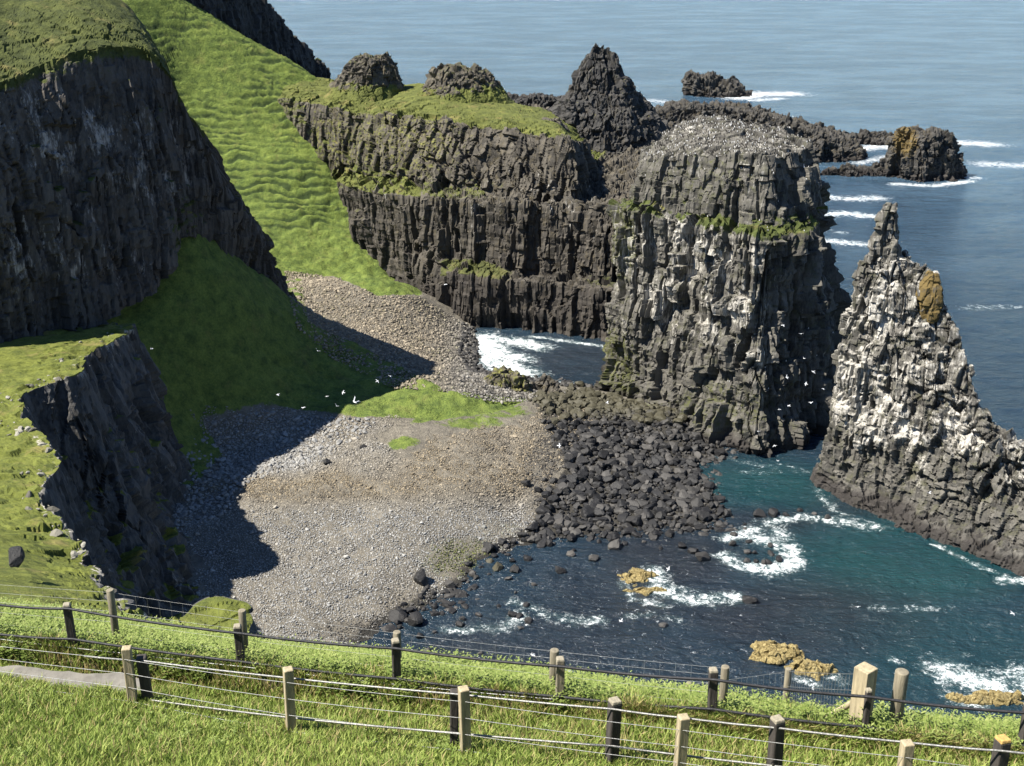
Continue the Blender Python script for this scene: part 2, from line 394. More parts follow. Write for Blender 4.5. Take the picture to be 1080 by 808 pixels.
gy = [(190,232,259),(60,312,235),(130,300,250),(250,270,279),(300,320,305),(430,296,382),(345,232,398),(370,262,388),(300,180,410),(260,190,405),(330,130,425),
      (340,78,440),(300,62,438),(230,50,434),(150,2,432),(200,100,425),(340,290,372),(300,250,385),(285,110,428)]
G = TPS([atz(*p) for p in gz]+[aty(*p) for p in gy])
def blob(px, py, L):
    """largest of soft ellipses (cx,cy,rx,ry,strength) seen in the picture's plan"""
    r = np.zeros(np.shape(px))
    for cx, cy, rx, ry, s in L: r = np.maximum(r, s*np.clip(1.6-np.hypot((px-cx)/rx, (py-cy)/ry), 0, 1))
    return r
def inpoly(px, py, poly):
    ins = np.zeros(np.shape(px), bool); n = len(poly)
    for i in range(n):
        x1, y1 = poly[i]; x2, y2 = poly[(i+1) % n]
        c = ((y1 > py) != (y2 > py)) & (px < (x2-x1)*(py-y1)/(y2-y1+1e-9)+x1); ins ^= c
    return ins
def ground_z(x, y):
    z = G(x, y); P = np.c_[np.ravel(x), np.ravel(y), np.zeros(np.size(x))]
    return z + (.35*fbm(P/7., 5, 4)).reshape(np.shape(z))
GRASSPOLY = [(60,-80),(230,-80),(380,40),(430,180),(445,310),(400,312),(350,290),(318,292),(325,340),(420,385),(470,412),(560,420),(525,434),(470,440),(425,450),(440,440),(370,440),(280,425),(210,440),(235,480),(200,515),(150,520),(100,520),(60,300),(150,200)]
SUNP = [(430,455,60,22,1)]
def make_ground():
    st = .42; xs = np.arange(-165, 62, st); ys = np.arange(150, 452, st)
    X, Yy = np.meshgrid(xs, ys); z = ground_z(X, Yy)
    P = np.c_[X.ravel(), Yy.ravel(), z.ravel()]
    px, py, _ = proj(P)
    g = inpoly(px, py, GRASSPOLY)*1.
    g2 = g.reshape(X.shape)
    for _ in range(12):
        Q = np.pad(g2, 1, mode='edge'); g2 = (Q[:-2, 1:-1]+Q[2:, 1:-1]+Q[1:-1, :-2]+Q[1:-1, 2:]+2*Q[1:-1, 1:-1])/6
    g = g2.ravel()
    # small grass on the isthmus gives way to stones
    g = np.maximum(g, blob(px, py, [(520,432,50,12,.55),(690,425,40,14,.45),(424,468,18,7,.75),(500,446,40,8,.6)]))
    # sheep-track terracettes on the steep sunny slope
    steep = sm(P[:, 1], 345, 375)*sm(P[:, 2], 12, 22)*g
    wz = P[:, 2]+2.6*fbm(P[:, :3]/np.array([9., 6., 9.]), 31, 5)+.05*P[:, 0]
    ph = wz/2.1; saw = ph-np.floor(ph)
    prof = np.where(saw < .65, saw/.65, (1-saw)/.35)-.5
    zz = P[:, 2]+steep*(1.5*prof*(.45+.55*sm(vnoise(P/12., 76), .3, .65))*(.4+.9*vnoise(P/5., 77))+.6*fbm(P/3., 41, 3))
    Pt = np.c_[P[:, 0]+.6*P[:, 1], P[:, 1]-.2*P[:, 0], P[:, 2]]
    shade_tuft = steep*np.clip(1-np.abs((saw-.16+.5) % 1-.5)/.30, 0, 1)*sm(vnoise(P/np.array([3., 3., 2.]), 78), .12, .45)*(.5+.5*sm(vnoise(P/12., 76), .3, .6))  # dark band at each riser foot, shade painted into the grass colour
    shade_tuft = np.maximum(shade_tuft, g*.42*sm(fbm(Pt/np.array([2.4, 1.0, 1.0]), 79, 3), .0, .5))  # plus random darker tufts over the rest of the grass
    zz += g*(1-.6*steep)*(.9*fbm(P/2.6, 43, 3)+1.5*fbm(P/9., 44, 3))+(1-g)*.22*fbm(P/1.3, 47, 3)
    P[:, 2] = zz
    wet = np.maximum(sm(-P[:, 2], -1.0, .3), .62*inpoly(px, py, DARKB)*(P[:, 1] < 275))  # wet low shore; ground across the boulder field is also darkened
    P[:, 2] -= 1.6*np.maximum(P[:, 1]-438, 0)
    ny, nx = X.shape
    f = gridfaces(ny, nx)
    keep = (P[f, 2].max(1) > -3.5)
    f = f[keep]
    u, inv = np.unique(f, return_inverse=True); f = inv.reshape(f.shape)
    o = meshobj('hillside', P[u], f, M_GROUND, None, dict(grass=g[u], wet=wet[u], shade_tuft=shade_tuft[u]), True)
    tag(o, kind='structure')

# ------------------------------------------------------------------ the tall left cliff
def zone_left(p, up, px, py, v):
    g = sm(up, .50, .80)*.9
    g = np.maximum(g, sm(v, 1.75, 2.0)*.75)
    g = np.maximum(g, blob(px, py, [(200,240,26,45,.60),(165,120,22,30,.42),(120,190,60,14,.32),(60,150,70,12,.32),(60,75,90,16,.42)])*(.55+.45*sm(up, -.05, .3)))
    gu = blob(px, py, [(90,140,110,40,.46),(160,170,50,70,.48),(60,260,100,60,.40),(40,120,60,30,.4)])
    return dict(grass=g, guano=gu, lichen=np.full(len(px), .12))
st = [(-330,150),(-200,178),(-90,205),(0,226),(60,238),(110,247),(150,256),(176,264)]
foot_l = Y([(-330,400,196),(-200,370,198),(-90,345,204),(0,338,217),(60,325,226),(110,312,234),(165,275,246),(196,225,256),(238,262,269),(282,305,287),(326,340,308),(312,322,316),(250,290,322)])
mid_l = Y([(-330,200,204),(-200,205,206),(-90,205,212),(0,200,223),(60,195,232),(110,190,239),(168,175,250),(198,165,259),(230,200,265),(255,225,273),(290,285,295),(270,270,306),(205,230,312)])
top_l = Y([(-330,60,212),(-200,75,213),(-90,85,218),(0,86,230),(45,66,239),(95,50,246),(145,48,253),(174,68,256),(186,90,258),(192,108,261),(205,128,268),(190,132,285),(150,110,300)])
hi_l = Y([(-330,-60,245),(-200,-60,248),(-90,-50,253),(0,-10,263),(45,-15,268),(85,-15,272),(126,0,276),(148,22,277),(158,40,275),(162,60,273),(160,85,278),(140,90,290),(110,80,300)])
bk_l = hi_l + np.array([-45, 25, 2.]); bk_l[:, 0] = np.minimum(bk_l[:, 0], -110)
foot_l[:, 2] -= 5
o = rock_loft('cliff', [foot_l, mid_l, top_l, hi_l, bk_l], .36, M_SHADE, [1, 1, .35, .0, .0], seed=100, dk=dict(big=.7, mid=1.0, fine=1.1, lay=.4, bz=5.5), zones=zone_left)
tag(o, kind='structure')

# ------------------------------------------------------------------ near headland ridge
br = [(165,690,24),(150,668,40),(128,640,65),(108,616,95),(88,575,115),(45,520,133),(64,486,150),(40,455,163),(22,430,172),(30,412,180),(84,394,186),(92,374,206),(142,346,229),(100,337,237),(55,330,243),(0,322,247),(-70,316,246)]
brink = Y(br)
footn = np.array([(-5,30,84),(-14,42,70),(-24,66,45),(-33,95,20),(-41,118,4),(-46,132,-1),(-48,148,-1),(-51,161,-1),(-53,170,-1),(-53,179,0),(-54,188,1),(-60,203,2),(-66,227,4),(-75,240,8),(-91,247,14),(-107,251,20),(-124,250,26)], float)
midn = footn*.42+brink*.58; midn[:, :2] = footn[:, :2]*.24+brink[:, :2]*.76; midn[:, 0] += np.array([0,0,0,0,.6,1.2,1.2,1,1,1,1.4,1.4,1.4,1,.5,0,0])
innr = Y([(60,668,26),(60,650,42),(40,622,66),(20,590,95),(-10,560,115),(-60,520,131),(-60,488,150),(-70,462,163),(-90,440,172),(-80,424,180),(-40,404,186),(-40,388,198),(-10,366,212),(10,354,225),(10,347,229),(-20,341,235),(-60,337,240)])
bkn = innr.copy(); bkn[:, 0] -= 25; bkn[:, 2] += 1.5
def zone_near(p, up, px, py, v):
    g = np.maximum(sm(up, .55, .85), sm(v, 2.0, 2.15)*.85*sm(up, .25, .6))
    edge = np.exp(-((v-2.08)/.10)**2)
    g = g-edge*.35*(.5+vnoise(p/2., 5))
    gu = edge*.85+.12*(v < 2)
    return dict(grass=g, guano=gu, lichen=np.full(len(px), .15))
o = rock_loft('headland', [footn, midn, brink, innr, bkn], .34, M_NEAR, [1, 1, .35, .0, .0], seed=200, dk=dict(big=.85, mid=1.2, fine=1.0, lay=.4, bz=5.5), zones=zone_near)
tag(o, kind='structure')

# ------------------------------------------------------------------ far dark hill at the top edge
def zone_far(p, up, px, py, v):
    return dict(grass=sm(up, .6, .85)*.5, guano=np.zeros(len(px)), lichen=np.full(len(px), .25))
f2 = np.array([(-160,430,175),(-140,455,150),(-125,480,122),(-112,505,98),(-101,530,80),(-92,545,65),(-82.6,565,49.6),(-76,580,30),(-74,600,15)], float)
f1 = f2*[1, 1, .5]+[5, -3, 0]; f0 = f2*[1, 1, 0]+[9, -6, -3]
f3 = f2+np.array([-60, 40, 8.])
o = rock_loft('far_hill', [f0, f1, f2, f3], .7, M_CLIFF, [.8, .8, .6, .3], seed=300, dk=dict(big=1.0, mid=1.4, fine=1.2, lay=.5, bz=3), zones=zone_far)
tag(o, kind='structure')

# ------------------------------------------------------------------ central promontory in three tiers
t3f = Y([(395,300,384),(440,330,366),(455,338,356),(485,350,346),(530,352,342),(590,360,335),(642,365,329),(668,350,334),(672,330,352)])
t3t = Y([(390,278,389),(428,290,375),(446,292,362),(484,288,347),(520,296,342),(590,300,338),(640,306,332),(662,300,337),(668,290,356)])
t2f = Y([(372,238,394),(400,252,384),(436,264,370),(480,270,357),(530,282,351),(592,290,344),(642,294,338),(664,288,342),(668,280,360)])
t2t = Y([(352,190,399),(385,202,386),(430,207,371),(478,210,358),(530,214,351),(592,214,347),(645,218,341),(668,218,345),(672,212,362)])
t1f = Y([(345,176,405),(378,184,396),(425,190,382),(472,196,370),(528,204,362),(575,208,355),(606,210,350),(620,205,362),(630,198,380)])
t1t = Y([(292,106,420),(340,112,412),(396,122,398),(450,127,385),(510,134,374),(566,142,364),(600,148,356),(610,150,368),(620,150,384)])
tpm = Y([(300,92,428),(350,98,424),(400,106,414),(450,106,404),(500,116,394),(550,122,386),(585,132,376),(600,140,384),(612,146,392)])
tpr = Y([(330,82,440),(365,86,440),(410,90,436),(450,88,430),(500,98,424),(540,108,416),(575,116,408),(595,126,404),(612,135,402)])
tpb = tpr+np.array([6, 26, -34.])
def zone_prom(p, up, px, py, v):
    g = sm(v, 5.0, 5.2)*.85*sm(up, .2, .5)
    g = np.maximum(g, sm(up, .40, .70)*blob(px, py, [(390,200,60,30,.9),(490,287,45,14,.9),(340,140,50,60,.7),(470,200,70,12,.55),(600,215,60,10,.35),(590,125,60,25,.5),(640,295,30,10,.5)]))
    g = np.maximum(g, blob(px, py, [(372,185,26,18,.62),(300,120,30,25,.5),(325,165,25,22,.5),(480,195,90,10,.4),(380,140,40,20,.4)])*(.5+.5*sm(up, -.05, .3)))
    gu = .18*np.exp(-((v-3.05)/.2)**2)+blob(px, py, [(560,190,60,20,.24),(480,235,160,40,.14),(640,205,30,30,.2)])
    return dict(grass=g, guano=gu, lichen=blob(px, py, [(400,150,110,60,.5),(450,220,160,60,.3)]), tide=np.maximum(.75*sm(-v, -1.1, -.9), .35*sm(-v, -3.0, -2.8)))
o = rock_loft('promontory', [t3f, t3t, t2f, t2t, t1f, t1t, tpm, tpr, tpb], .36, M_PROM, [1, .6, 1, .6, 1, .6, .12, .12, .5], seed=400, dk=dict(big=1.05, mid=1.25, fine=1.0, lay=.8, bz=4), zones=zone_prom)
tag(o, kind='structure')
# rubble saddle between the promontory and the pinnacle
r0 = Y([(590,222,345),(620,224,346),(650,226,347),(680,226,350),(705,210,380)])
r1 = Y([(590,190,370),(625,190,371),(655,190,371),(685,185,374),(705,180,395)])
r2 = Y([(595,150,398),(625,152,400),(655,150,402),(690,148,404),(710,150,415)])
r3 = Y([(560,112,432),(610,118,436),(660,125,436),(700,130,436),(720,140,440)])
r4 = r3+np.array([0, 20, -35.])
def zone_rub(p, up, px, py, v):
    return dict(grass=blob(px, py, [(618,158,20,14,.85),(612,190,14,8,.4)]), guano=np.full(len(px), .05), lichen=np.full(len(px), .2))
o = rock_loft('rubble_saddle', [r0, r1, r2, r3, r4], .45, M_PROM, [1]*5, seed=450, dk=dict(big=.4, mid=.8, fine=1.6, lay=.4, bz=1), zones=zone_rub)
tag(o, kind='structure')

# ------------------------------------------------------------------ closed rocks: sea stacks, pinnacles, skerries
def closed_rock(name, rings, step, mat, seed, dk, zones, amts=None, label=None, cat=None, group=None, capz=0.):
    rings = [np.asarray(r, float) for r in rings]
    c = rings[-1].mean(0)
    last = rings[-1]
    rings = rings+[c+(last-c)*.5+[0, 0, capz*.6], c+(last-c)*.04+[0, 0, capz]]
    am = (amts or [1]*(len(rings)-2))+[(amts[-1] if amts else 1)*.7]*2
    o = rock_loft(name, rings, step, mat, am, True, False, seed, dk, zones)
    b = rings[0].mean(0); set_origin(o, (b[0], b[1], max(b[2], 0)))
    return tag(o, label, cat, group)

# the great stack
ring0 = [(20,293,-2),(29,281,-2),(37,270,-2),(45.5,257,-2),(53,249.5,-2),(63,255,-2),(76,267,-2),(84,284,-2),(80,304,-2),(64,318,-2),(44,320,-2),(27,311,-2)]
ringa = [(23.5,292,8),(31,281,8),(38.5,271,8),(46.5,258.5,8),(53.5,251.5,8),(63.5,257,9),(76,268,9),(83,284,9),(79,303,8),(63,316,8),(44,318,8),(29,309,8)]
ringb = [(25,291,22),(32.5,281,22),(40,272,22),(47.5,261,22),(54,254.5,22),(63.5,259.5,22),(75,269,22),(80.5,284,22),(76,301,22),(62,313,22),(45,315,22),(31,307,22)]
ringc = [(26.0,291,46.5),(32.5,281.5,46.5),(41,272,46.5),(48.5,263,47),(55,258.5,47),(62.5,264,47),(71,273,47),(72.5,286,47),(68,300,47),(59,310,47),(45,312,47),(32,306,47)]
ringd = [(28.0,290.5,48.5),(34,282.5,48.5),(42,274,48.5),(49.5,266,48.5),(55.5,261.5,48.5),(62,266,48.5),(70,274,48.5),(71,286,48.5),(66,299,48.5),(58,308,48.5),(45,310,48.5),(34,304,48.5)]
ringe = [(30.5,291,58),(35.5,283,60),(43,275,62),(50.5,267.5,63.3),(55,264.5,63.5),(60,268.5,63.5),(66,275,63.5),(66.5,286,64),(62,297,64.5),(56,304,65),(45,306,65),(36,301,62.5)]
ringf = [(35,292,61.5),(38.5,286,62.5),(44,280,63.5),(52,272,64.2),(56,271,64.2),(59,274,64.2),(61,279,64.5),(60,286,65),(57,294,66),(52,299,66.5),(45,300,66.5),(39,297,65)]
for _q in (ring0, ringa, ringb, ringc):
    for _i in (6, 7, 8): _q[_i] = (_q[_i][0]-2.5, _q[_i][1], _q[_i][2])
def zone_stack(p, up, px, py, v):
    z = p[:, 2]
    g = np.exp(-((z-48.8)/3.2)**2)*.72*sm(up, -.05, .5)
    g = np.maximum(g, blob(px, py, [(662,250,16,40,.42),(735,170,60,10,.45),(690,430,40,14,.3)])*sm(up, -.1, .4))
    topz = sm(up, .6, .85)*sm(z, 57, 60)
    gu = blob(px, py, [(740,300,90,70,.34),(700,250,50,30,.34),(760,350,60,60,.26),(800,200,40,40,.18)])+topz*.15
    gu = (gu*1.05+.17)*sm(z, 9, 22)*(1-.8*sm(px, 805, 830)*(1-topz))
    li = blob(px, py, [(645,400,34,70,.62),(760,430,70,36,.5),(740,190,90,30,.44),(655,250,22,60,.58),(790,330,40,60,.36)])
    return dict(grass=g*(1-topz*.6), guano=gu, lichen=li)
stack = closed_rock('sea_stack', [ring0, ringa, ringb, ringc, ringd, ringe, ringf], .28, M_STACK, 500, dict(big=1.35, mid=1.25, fine=1.0, lay=1.1, bz=2.6), zone_stack, [1, 1, 1, 1, .8, .5, .2],
    'tall broad flat-topped sea stack streaked with white guano, its dark side over teal water', 'sea stack', None, 1.6)

# the jagged stack at right
q0 = [(61.5,236,-2),(64.5,228,-2),(68.5,220.5,-2),(76,212,-2),(83,204.5,-2),(92,194,-2),(103,184,-2),(122,176,-2),(128,195,-2),(112,214,-2),(100,228,-2),(88,242,-2),(76,250,-2),(66,246,-2)]
q1 = [(62,236,1.6),(65,228.5,1.6),(69,221.5,1.6),(76.5,213,1.6),(83.5,205.5,1.6),(92.5,195.2,1.6),(103.5,185.5,1.6),(121,178,1.6),(127,195,2),(111.5,213.5,2),(99.5,227.5,2),(87.5,241.5,2),(76,249,2),(66.5,245.5,2)]
q2 = [(63.2,236,3),(66.5,230,3),(71,224.5,3),(78,216,3),(85.5,208.5,3),(95,199,3),(105.5,189.5,3),(120,183,3),(124,195,3),(110,212,3),(98.5,226,3),(87,240,3),(76,247,3),(67.5,243.5,3)]
q3 = [(64,236.5,15),(67,231.5,15),(71,227.5,15),(77.5,220.5,14),(84.5,214,13),(93.5,206,11),(104,198,10),(116,192,9),(119,197,9),(108,207,10),(98,219,12),(86.5,235,15),(76,244,15),(68.5,242,15)]
q4 = [(65.2,237,29),(67.5,233,29),(70.5,230.5,29),(75,227,28),(80,223,25),(86,217.5,18.5),(94.5,210,13.5),(105,203,12),(106.5,205,12),(99,212,14),(90,223,19),(82.5,232.5,26),(75,241,29),(69,241,29)]
q5 = [(67,237.5,44),(68.5,235,44),(70.2,233.5,44),(73,232,43),(77,229.5,40),(82.5,225.5,30),(85.5,220.5,23),(88.5,216,18.5),(89.5,217,18.5),(86.5,221.5,23),(83.5,228,31),(79,233.5,40),(74.5,239.5,44),(70,240,44)]
q6 = [(68,237.5,49),(69.2,235.8,49.5),(70.8,234.8,50),(73,233.8,50),(76,232.5,49),(78.8,231,47),(81.5,228.5,41),(83.5,226.5,37),(83.8,227.2,37),(82,229,41),(80,232,46.5),(77,235,48),(74.5,238,50),(70.5,239.3,49.5)]
for _q in (q0, q1, q2, q3, q4, q5, q6):
    for _i in range(len(_q)): _q[_i] = (_q[_i][0]+1.8, _q[_i][1], _q[_i][2])
def zone_rs(p, up, px, py, v):
    z = p[:, 2]
    gu = .52*sm(z, 7, 18)+.16*sm(up, .2, .6)*sm(z, 6, 12)+blob(px, py, [(960,440,60,40,.10)])
    li = blob(px, py, [(1020,490,60,50,.36),(900,360,25,60,.3),(885,450,20,40,.35),(985,350,20,30,.3)])
    return dict(grass=blob(px, py, [(1040,520,50,30,.15)]), guano=gu-.35*(z < 4), lichen=li)
closed_rock('sea_stack', [q0, q1, q2, q3, q4, q5, q6], .27, M_STACK, 600, dict(big=.75, mid=1.05, fine=1.2, lay=.5, bz=1.5), zone_rs, [.5, .5, .6, 1, 1, .9, .6],
    'jagged tapering sea stack spattered white, with a thin spire on top, at the right edge', 'sea stack')
def radial_rock(name, base, prof, ex, ey, rot, step, mat, seed, dk, zones, label, cat, group=None, n=10, lean=(0, 0), kind=None, amts=None, jj=.18):
    """prof: list of (height, radius factor); ellipse ex, ey; base centre point"""
    r = np.random.default_rng(seed); ph = np.linspace(0, 2*math.pi, n, endpoint=False); jit = 1+jj*(r.random(n)-.5)*2
    rings = []
    for h, k in prof:
        x = ex*k*np.cos(ph)*jit; y = ey*k*np.sin(ph)*jit
        X = x*math.cos(rot)-y*math.sin(rot)+base[0]+lean[0]*h; Yv = x*math.sin(rot)+y*math.cos(rot)+base[1]+lean[1]*h
        rings.append(np.c_[X, Yv, base[2]+h*(1+.10*(r.random(n)-.5)*(k < .9))])
    o = closed_rock(name, rings, step, mat, seed, dk, zones, amts, label, cat, group)
    if kind: o['kind'] = kind
    return o
def zplain(gu=.1, li=.15, gr=0., gtop=0.):
    def z(p, up, px, py, v): return dict(grass=gr+gtop*sm(up, .5, .8), guano=np.full(len(px), gu), lichen=np.full(len(px), li))
    return z
b = aty(934, 268, 236)
radial_rock('rock_spire', b-np.array([0, 0, 1.5]), [(0, 1), (3, .95), (6, .72), (9, .55), (11.2, .28)], 3.5, 3.0, .3, .22, M_STACK, 611, dict(big=.3, mid=.7, fine=1.0, lay=.5, bz=1.3), zplain(.36, .25),
    'thin blocky rock spire crowning the jagged stack', 'rock spire')
b = aty(978, 326, 230)
radial_rock('rock_fang', b-np.array([0, 0, 2]), [(0, 1), (3, 1.1), (6.5, .95), (9.4, .4)], 2.5, 2.3, .3, .2, M_SKERRY, 612, dict(big=.2, mid=.3, fine=.5, lay=.3, bz=2), zplain(-.3, .8),
    'ochre lichen-covered rock fang leaning beside the spire', 'rock fang', lean=(.05, 0))
# pinnacle behind the promontory
b = aty(627, 150, 408)
radial_rock('rock_pinnacle', b-np.array([0, 0, 4]), [(0, 1.12), (7, 1), (14, .80), (19.5, .55), (25.5, .37), (31, .22), (34.5, .09)], 20, 14, .1, .42, M_CLIFF, 620, dict(big=.45, mid=.9, fine=1.0, lay=.5, bz=2.2), zplain(-.1, .30),
    'dark pointed rock pinnacle standing behind the grassy promontory', 'rock pinnacle', lean=(.03, 0))
# knobs on the promontory's crest
def zknob(z0, li):
    def z(p, up, px, py, v): return dict(grass=.75*(1-sm(p[:, 2]+2.5*fbm(p/4., 5, 3), z0+3, z0+8))+.45*sm(up, .5, .8), guano=np.zeros(len(px)), lichen=np.full(len(px), li))
    return z
b = aty(385, 100, 425)
radial_rock('rock_outcrop', b-np.array([0, 0, 3]), [(0, 1.75), (4, 1.4), (8, 1.1), (13, .86), (16, .5)], 9.5, 8, .2, .4, M_PROM, 630, dict(big=.6, mid=.9, fine=1.0, lay=.5, bz=1.8), zknob(b[2]-2, .34), 
    'craggy rock knob on the left of the grassy promontory crest', 'rock outcrop', amts=[.2, .35, .8, 1, 1], lean=(.22, 0))
b = aty(487, 104, 416)
radial_rock('rock_outcrop', b-np.array([0, 0, 3]), [(0, 1.7), (4, 1.35), (8, 1.08), (11.5, .82), (13.5, .45)], 10, 8, .1, .4, M_PROM, 631, dict(big=.6, mid=.8, fine=1.0, lay=.6, bz=1.4), zknob(b[2]-2, .36), 
    'rounded brown rock knob in the middle of the grassy promontory crest', 'rock outcrop', amts=[.2, .35, .8, 1, 1], lean=(-.1, 0))
b = aty(582, 138, 385)
radial_rock('rock_outcrop', b-np.array([0, 0, 2]), [(0, 1.2), (3, .9), (5.5, .5)], 5.5, 5, .1, .4, M_PROM, 632, dict(big=.3, mid=.7, fine=1.0, lay=.5, bz=1.2), zplain(0, .3, gtop=.4),
    'small low rock knob at the grassy promontory edge before the pinnacle', 'rock outcrop')
# dark boulder ridge behind the promontory
b = aty(560, 112, 445)
radial_rock('rock_ridge', b-np.array([0, 0, 6]), [(0, 1.1), (6, .9), (9, .6)], 30, 9, -.08, .5, M_CLIFF, 633, dict(big=.4, mid=1.0, fine=1.8, lay=.2, bz=.9), zplain(0, .15),
    'low dark ridge of broken rock behind the promontory, left of the pinnacle', 'rock ridge')
# long low skerry and islets out at sea
a = Y([(672,170,628)])[0]
sk0 = np.array([(62,655,-2),(85,640,-2),(112,628,-2),(140,612,-2),(162,608,-2),(180,622,-2),(178,642,-2),(150,662,-2),(125,675,-2),(95,690,-2),(70,690,-2)], float)
def shrink(r, k, z, dx=0): c = r.mean(0); q = c+(r-c)*k; q[:, 2] = z; q[:, 0] += dx; return q
zt = np.array([22,22.5,22,20,16,11,12,17,20,21,21.])
s1 = shrink(sk0, .95, 0); s1[:, 2] = zt*.35
s2 = shrink(sk0, .84, 0); s2[:, 2] = zt*.75
s3 = shrink(sk0, .62, 0); s3[:, 2] = zt*.97
closed_rock('skerry', [sk0, s1, s2, s3], .65, M_SKERRY, 640, dict(big=.9, mid=1.6, fine=1.5, lay=.6, bz=2.2), zplain(0, .32), None,
    'long low dark skerry stretching out behind the great stack', 'skerry')
b = atz(757, 99, 0)
radial_rock('skerry', b-np.array([0, 0, 2]), [(0, 1.1), (4, 1), (9, .8), (14, .5)], 24, 18, .1, .9, M_SKERRY, 641, dict(big=1.6, mid=1.8, fine=1.5, lay=.5, bz=1), zplain(0, .1),
    'small dark skerry farthest out, ringed by a white breaker', 'skerry', lean=(-.8, 0))
b = atz(978, 186, 0)
radial_rock('rock_islet', b-np.array([-1.5, 0, 2]), [(0, 1.1), (3, 1), (12, .92), (19, .80), (23, .55)], 17, 13, -.1, .5, M_SKERRY, 642, dict(big=1.0, mid=1.4, fine=1.2, lay=.4, bz=2.6), lambda p, up, px, py, v: dict(grass=np.zeros(len(px)), guano=np.full(len(px), -.2), lichen=blob(px, py, [(955,148,15,20,.75),(985,150,30,6,.25)])),
    'small dark rock islet with an orange lichen left end', 'rock islet', lean=(-.25, 0))
b = atz(912, 184, 0)
radial_rock('skerry', b-np.array([0, 0, 1]), [(0, 1.1), (2, .95), (4, .5)], 24, 5, .02, .5, M_SKERRY, 643, dict(big=.6, mid=1.4, fine=1.6, lay=.3, bz=1), zplain(0, .15),
    'flat black reef joining the skerry to the orange-ended islet', 'skerry')
b = atz(938, 150, 0)
radial_rock('skerry', b-np.array([0, 0, 1]), [(0, 1.1), (3, .95), (6, .5)], 32, 9, -.05, .7, M_SKERRY, 644, dict(big=.8, mid=1.6, fine=1.6, lay=.3, bz=1), zplain(0, .1),
    'low dark reef just behind the orange-ended islet', 'skerry')
# kelp-covered rocks in the bay
for k, (px, py, rx, ry, rot, h, lab) in enumerate([(818,690,3.6,2.4,-.3,1.5,'pale golden kelp-covered rock behind the netting fence post, left lump'),(853,706,3.4,1.9,-.4,1.2,'pale golden kelp-covered rock lower right of its larger neighbour'),
        (672,608,3.2,2.0,.1,.45,'flat yellowish kelp rock awash off the boulder shore'),(680,622,2.6,1.3,.1,.45,'small flat yellowish kelp rock awash, nearer of two'),(1042,738,4.2,1.6,-.1,.8,'kelp rock among foam at the right edge')]):
    b = atz(px, py, 0)
    radial_rock('kelp_rock', b-np.array([0, 0, 1]), [(0, 1.25), (1+.3*h, 1.05), (1+h*.7, .75), (1+h*.9, .4)], rx, ry, rot, .11, M_KELP, 650+k, dict(big=.15, mid=.4, fine=1.1, lay=.1, bz=.8), zplain(-.2, .4), lab, 'rock', 'kelp-covered rocks in the bay', n=16, amts=[.7]*4, jj=.42)
# mossy mound on the isthmus
b = atz(535, 412, 5)
radial_rock('rock_mound', b-np.array([0, 0, 2]), [(0, 1.1), (3, .95), (5.5, .7), (7, .4)], 6.2, 4.2, -.15, .25, M_PROM, 660, dict(big=.3, mid=.7, fine=1.0, lay=.3, bz=1.1), zplain(0, .55, gtop=.35),
    'mossy rock mound between the white cove and the beach', 'rock mound')
b = atz(575, 413, 3.5)
radial_rock('rock_mound', b-np.array([0, 0, 2]), [(0, 1.1), (3, .95), (4.5, .6), (5.6, .35)], 4.2, 3.2, -.15, .25, M_PROM, 661, dict(big=.3, mid=.7, fine=1.0, lay=.3, bz=1.1), zplain(0, .2),
    'dark rock mound to the right of the mossy mound by the cove', 'rock mound')

# ------------------------------------------------------------------ stones
def block_dirs(sub):
    bm = bmesh.new(); bmesh.ops.create_icosphere(bm, subdivisions=sub, radius=1); bm.verts.ensure_lookup_table()
    V = np.array([v.co[:] for v in bm.verts]); Fc = np.array([[v.index for v in f.verts] for f in bm.faces]); bm.free(); return V, Fc
def block(V, r, n=13):
    N = r.normal(size=(n, 3)); N /= np.linalg.norm(N, axis=1, keepdims=True); h = .52+.33*r.random(n)
    d = V@N.T; q = np.where(d > .05, h/np.maximum(d, .05), 9).min(1); return V*np.minimum(q, 1.25)[:, None]
V1, F1 = block_dirs(1); V2, F2 = block_dirs(3); V15, F15 = block_dirs(2)
def stones_mesh(name, pos, size, mat, attrs, nvar=10, base=(V1, F1), seed=3, flat=.75):
    r = np.random.default_rng(seed); Vb, Fb = base; n = len(pos)
    var = np.stack([block(Vb, r) for _ in range(nvar)]); k = r.integers(0, nvar, n)
    a = r.random(n)*6.283; ca, sa = np.cos(a), np.sin(a)
    sc = np.stack([.8+.5*r.random(n), .7+.4*r.random(n), flat*(.7+.5*r.random(n))], 1)*np.asarray(size)[:, None]
    Q = var[k]*sc[:, None, :]
    t = (r.random(n)-.5)*.8; ct, s2 = np.cos(t)[:, None], np.sin(t)[:, None]
    Q = np.stack([Q[..., 0]*ct-Q[..., 2]*s2, Q[..., 1], Q[..., 0]*s2+Q[..., 2]*ct], -1)
    Q = np.stack([Q[..., 0]*ca[:, None]-Q[..., 1]*sa[:, None], Q[..., 0]*sa[:, None]+Q[..., 1]*ca[:, None], Q[..., 2]], -1)
    P = Q+pos[:, None, :]
    f = (Fb[None]+np.arange(n)[:, None, None]*len(Vb)).reshape(-1, 3)
    at = {kk: np.repeat(v, len(Vb)) for kk, v in attrs.items()}
    return meshobj(name, P.reshape(-1, 3), f, mat, None, at)
V0, F0 = block_dirs(1)
V00 = V0[:12]
bm = bmesh.new(); bmesh.ops.create_icosphere(bm, subdivisions=1, radius=1); bm.verts.ensure_lookup_table()
VI = np.array([v.co[:] for v in bm.verts]); FI = np.array([[v.index for v in f.verts] for f in bm.faces]); bm.free()
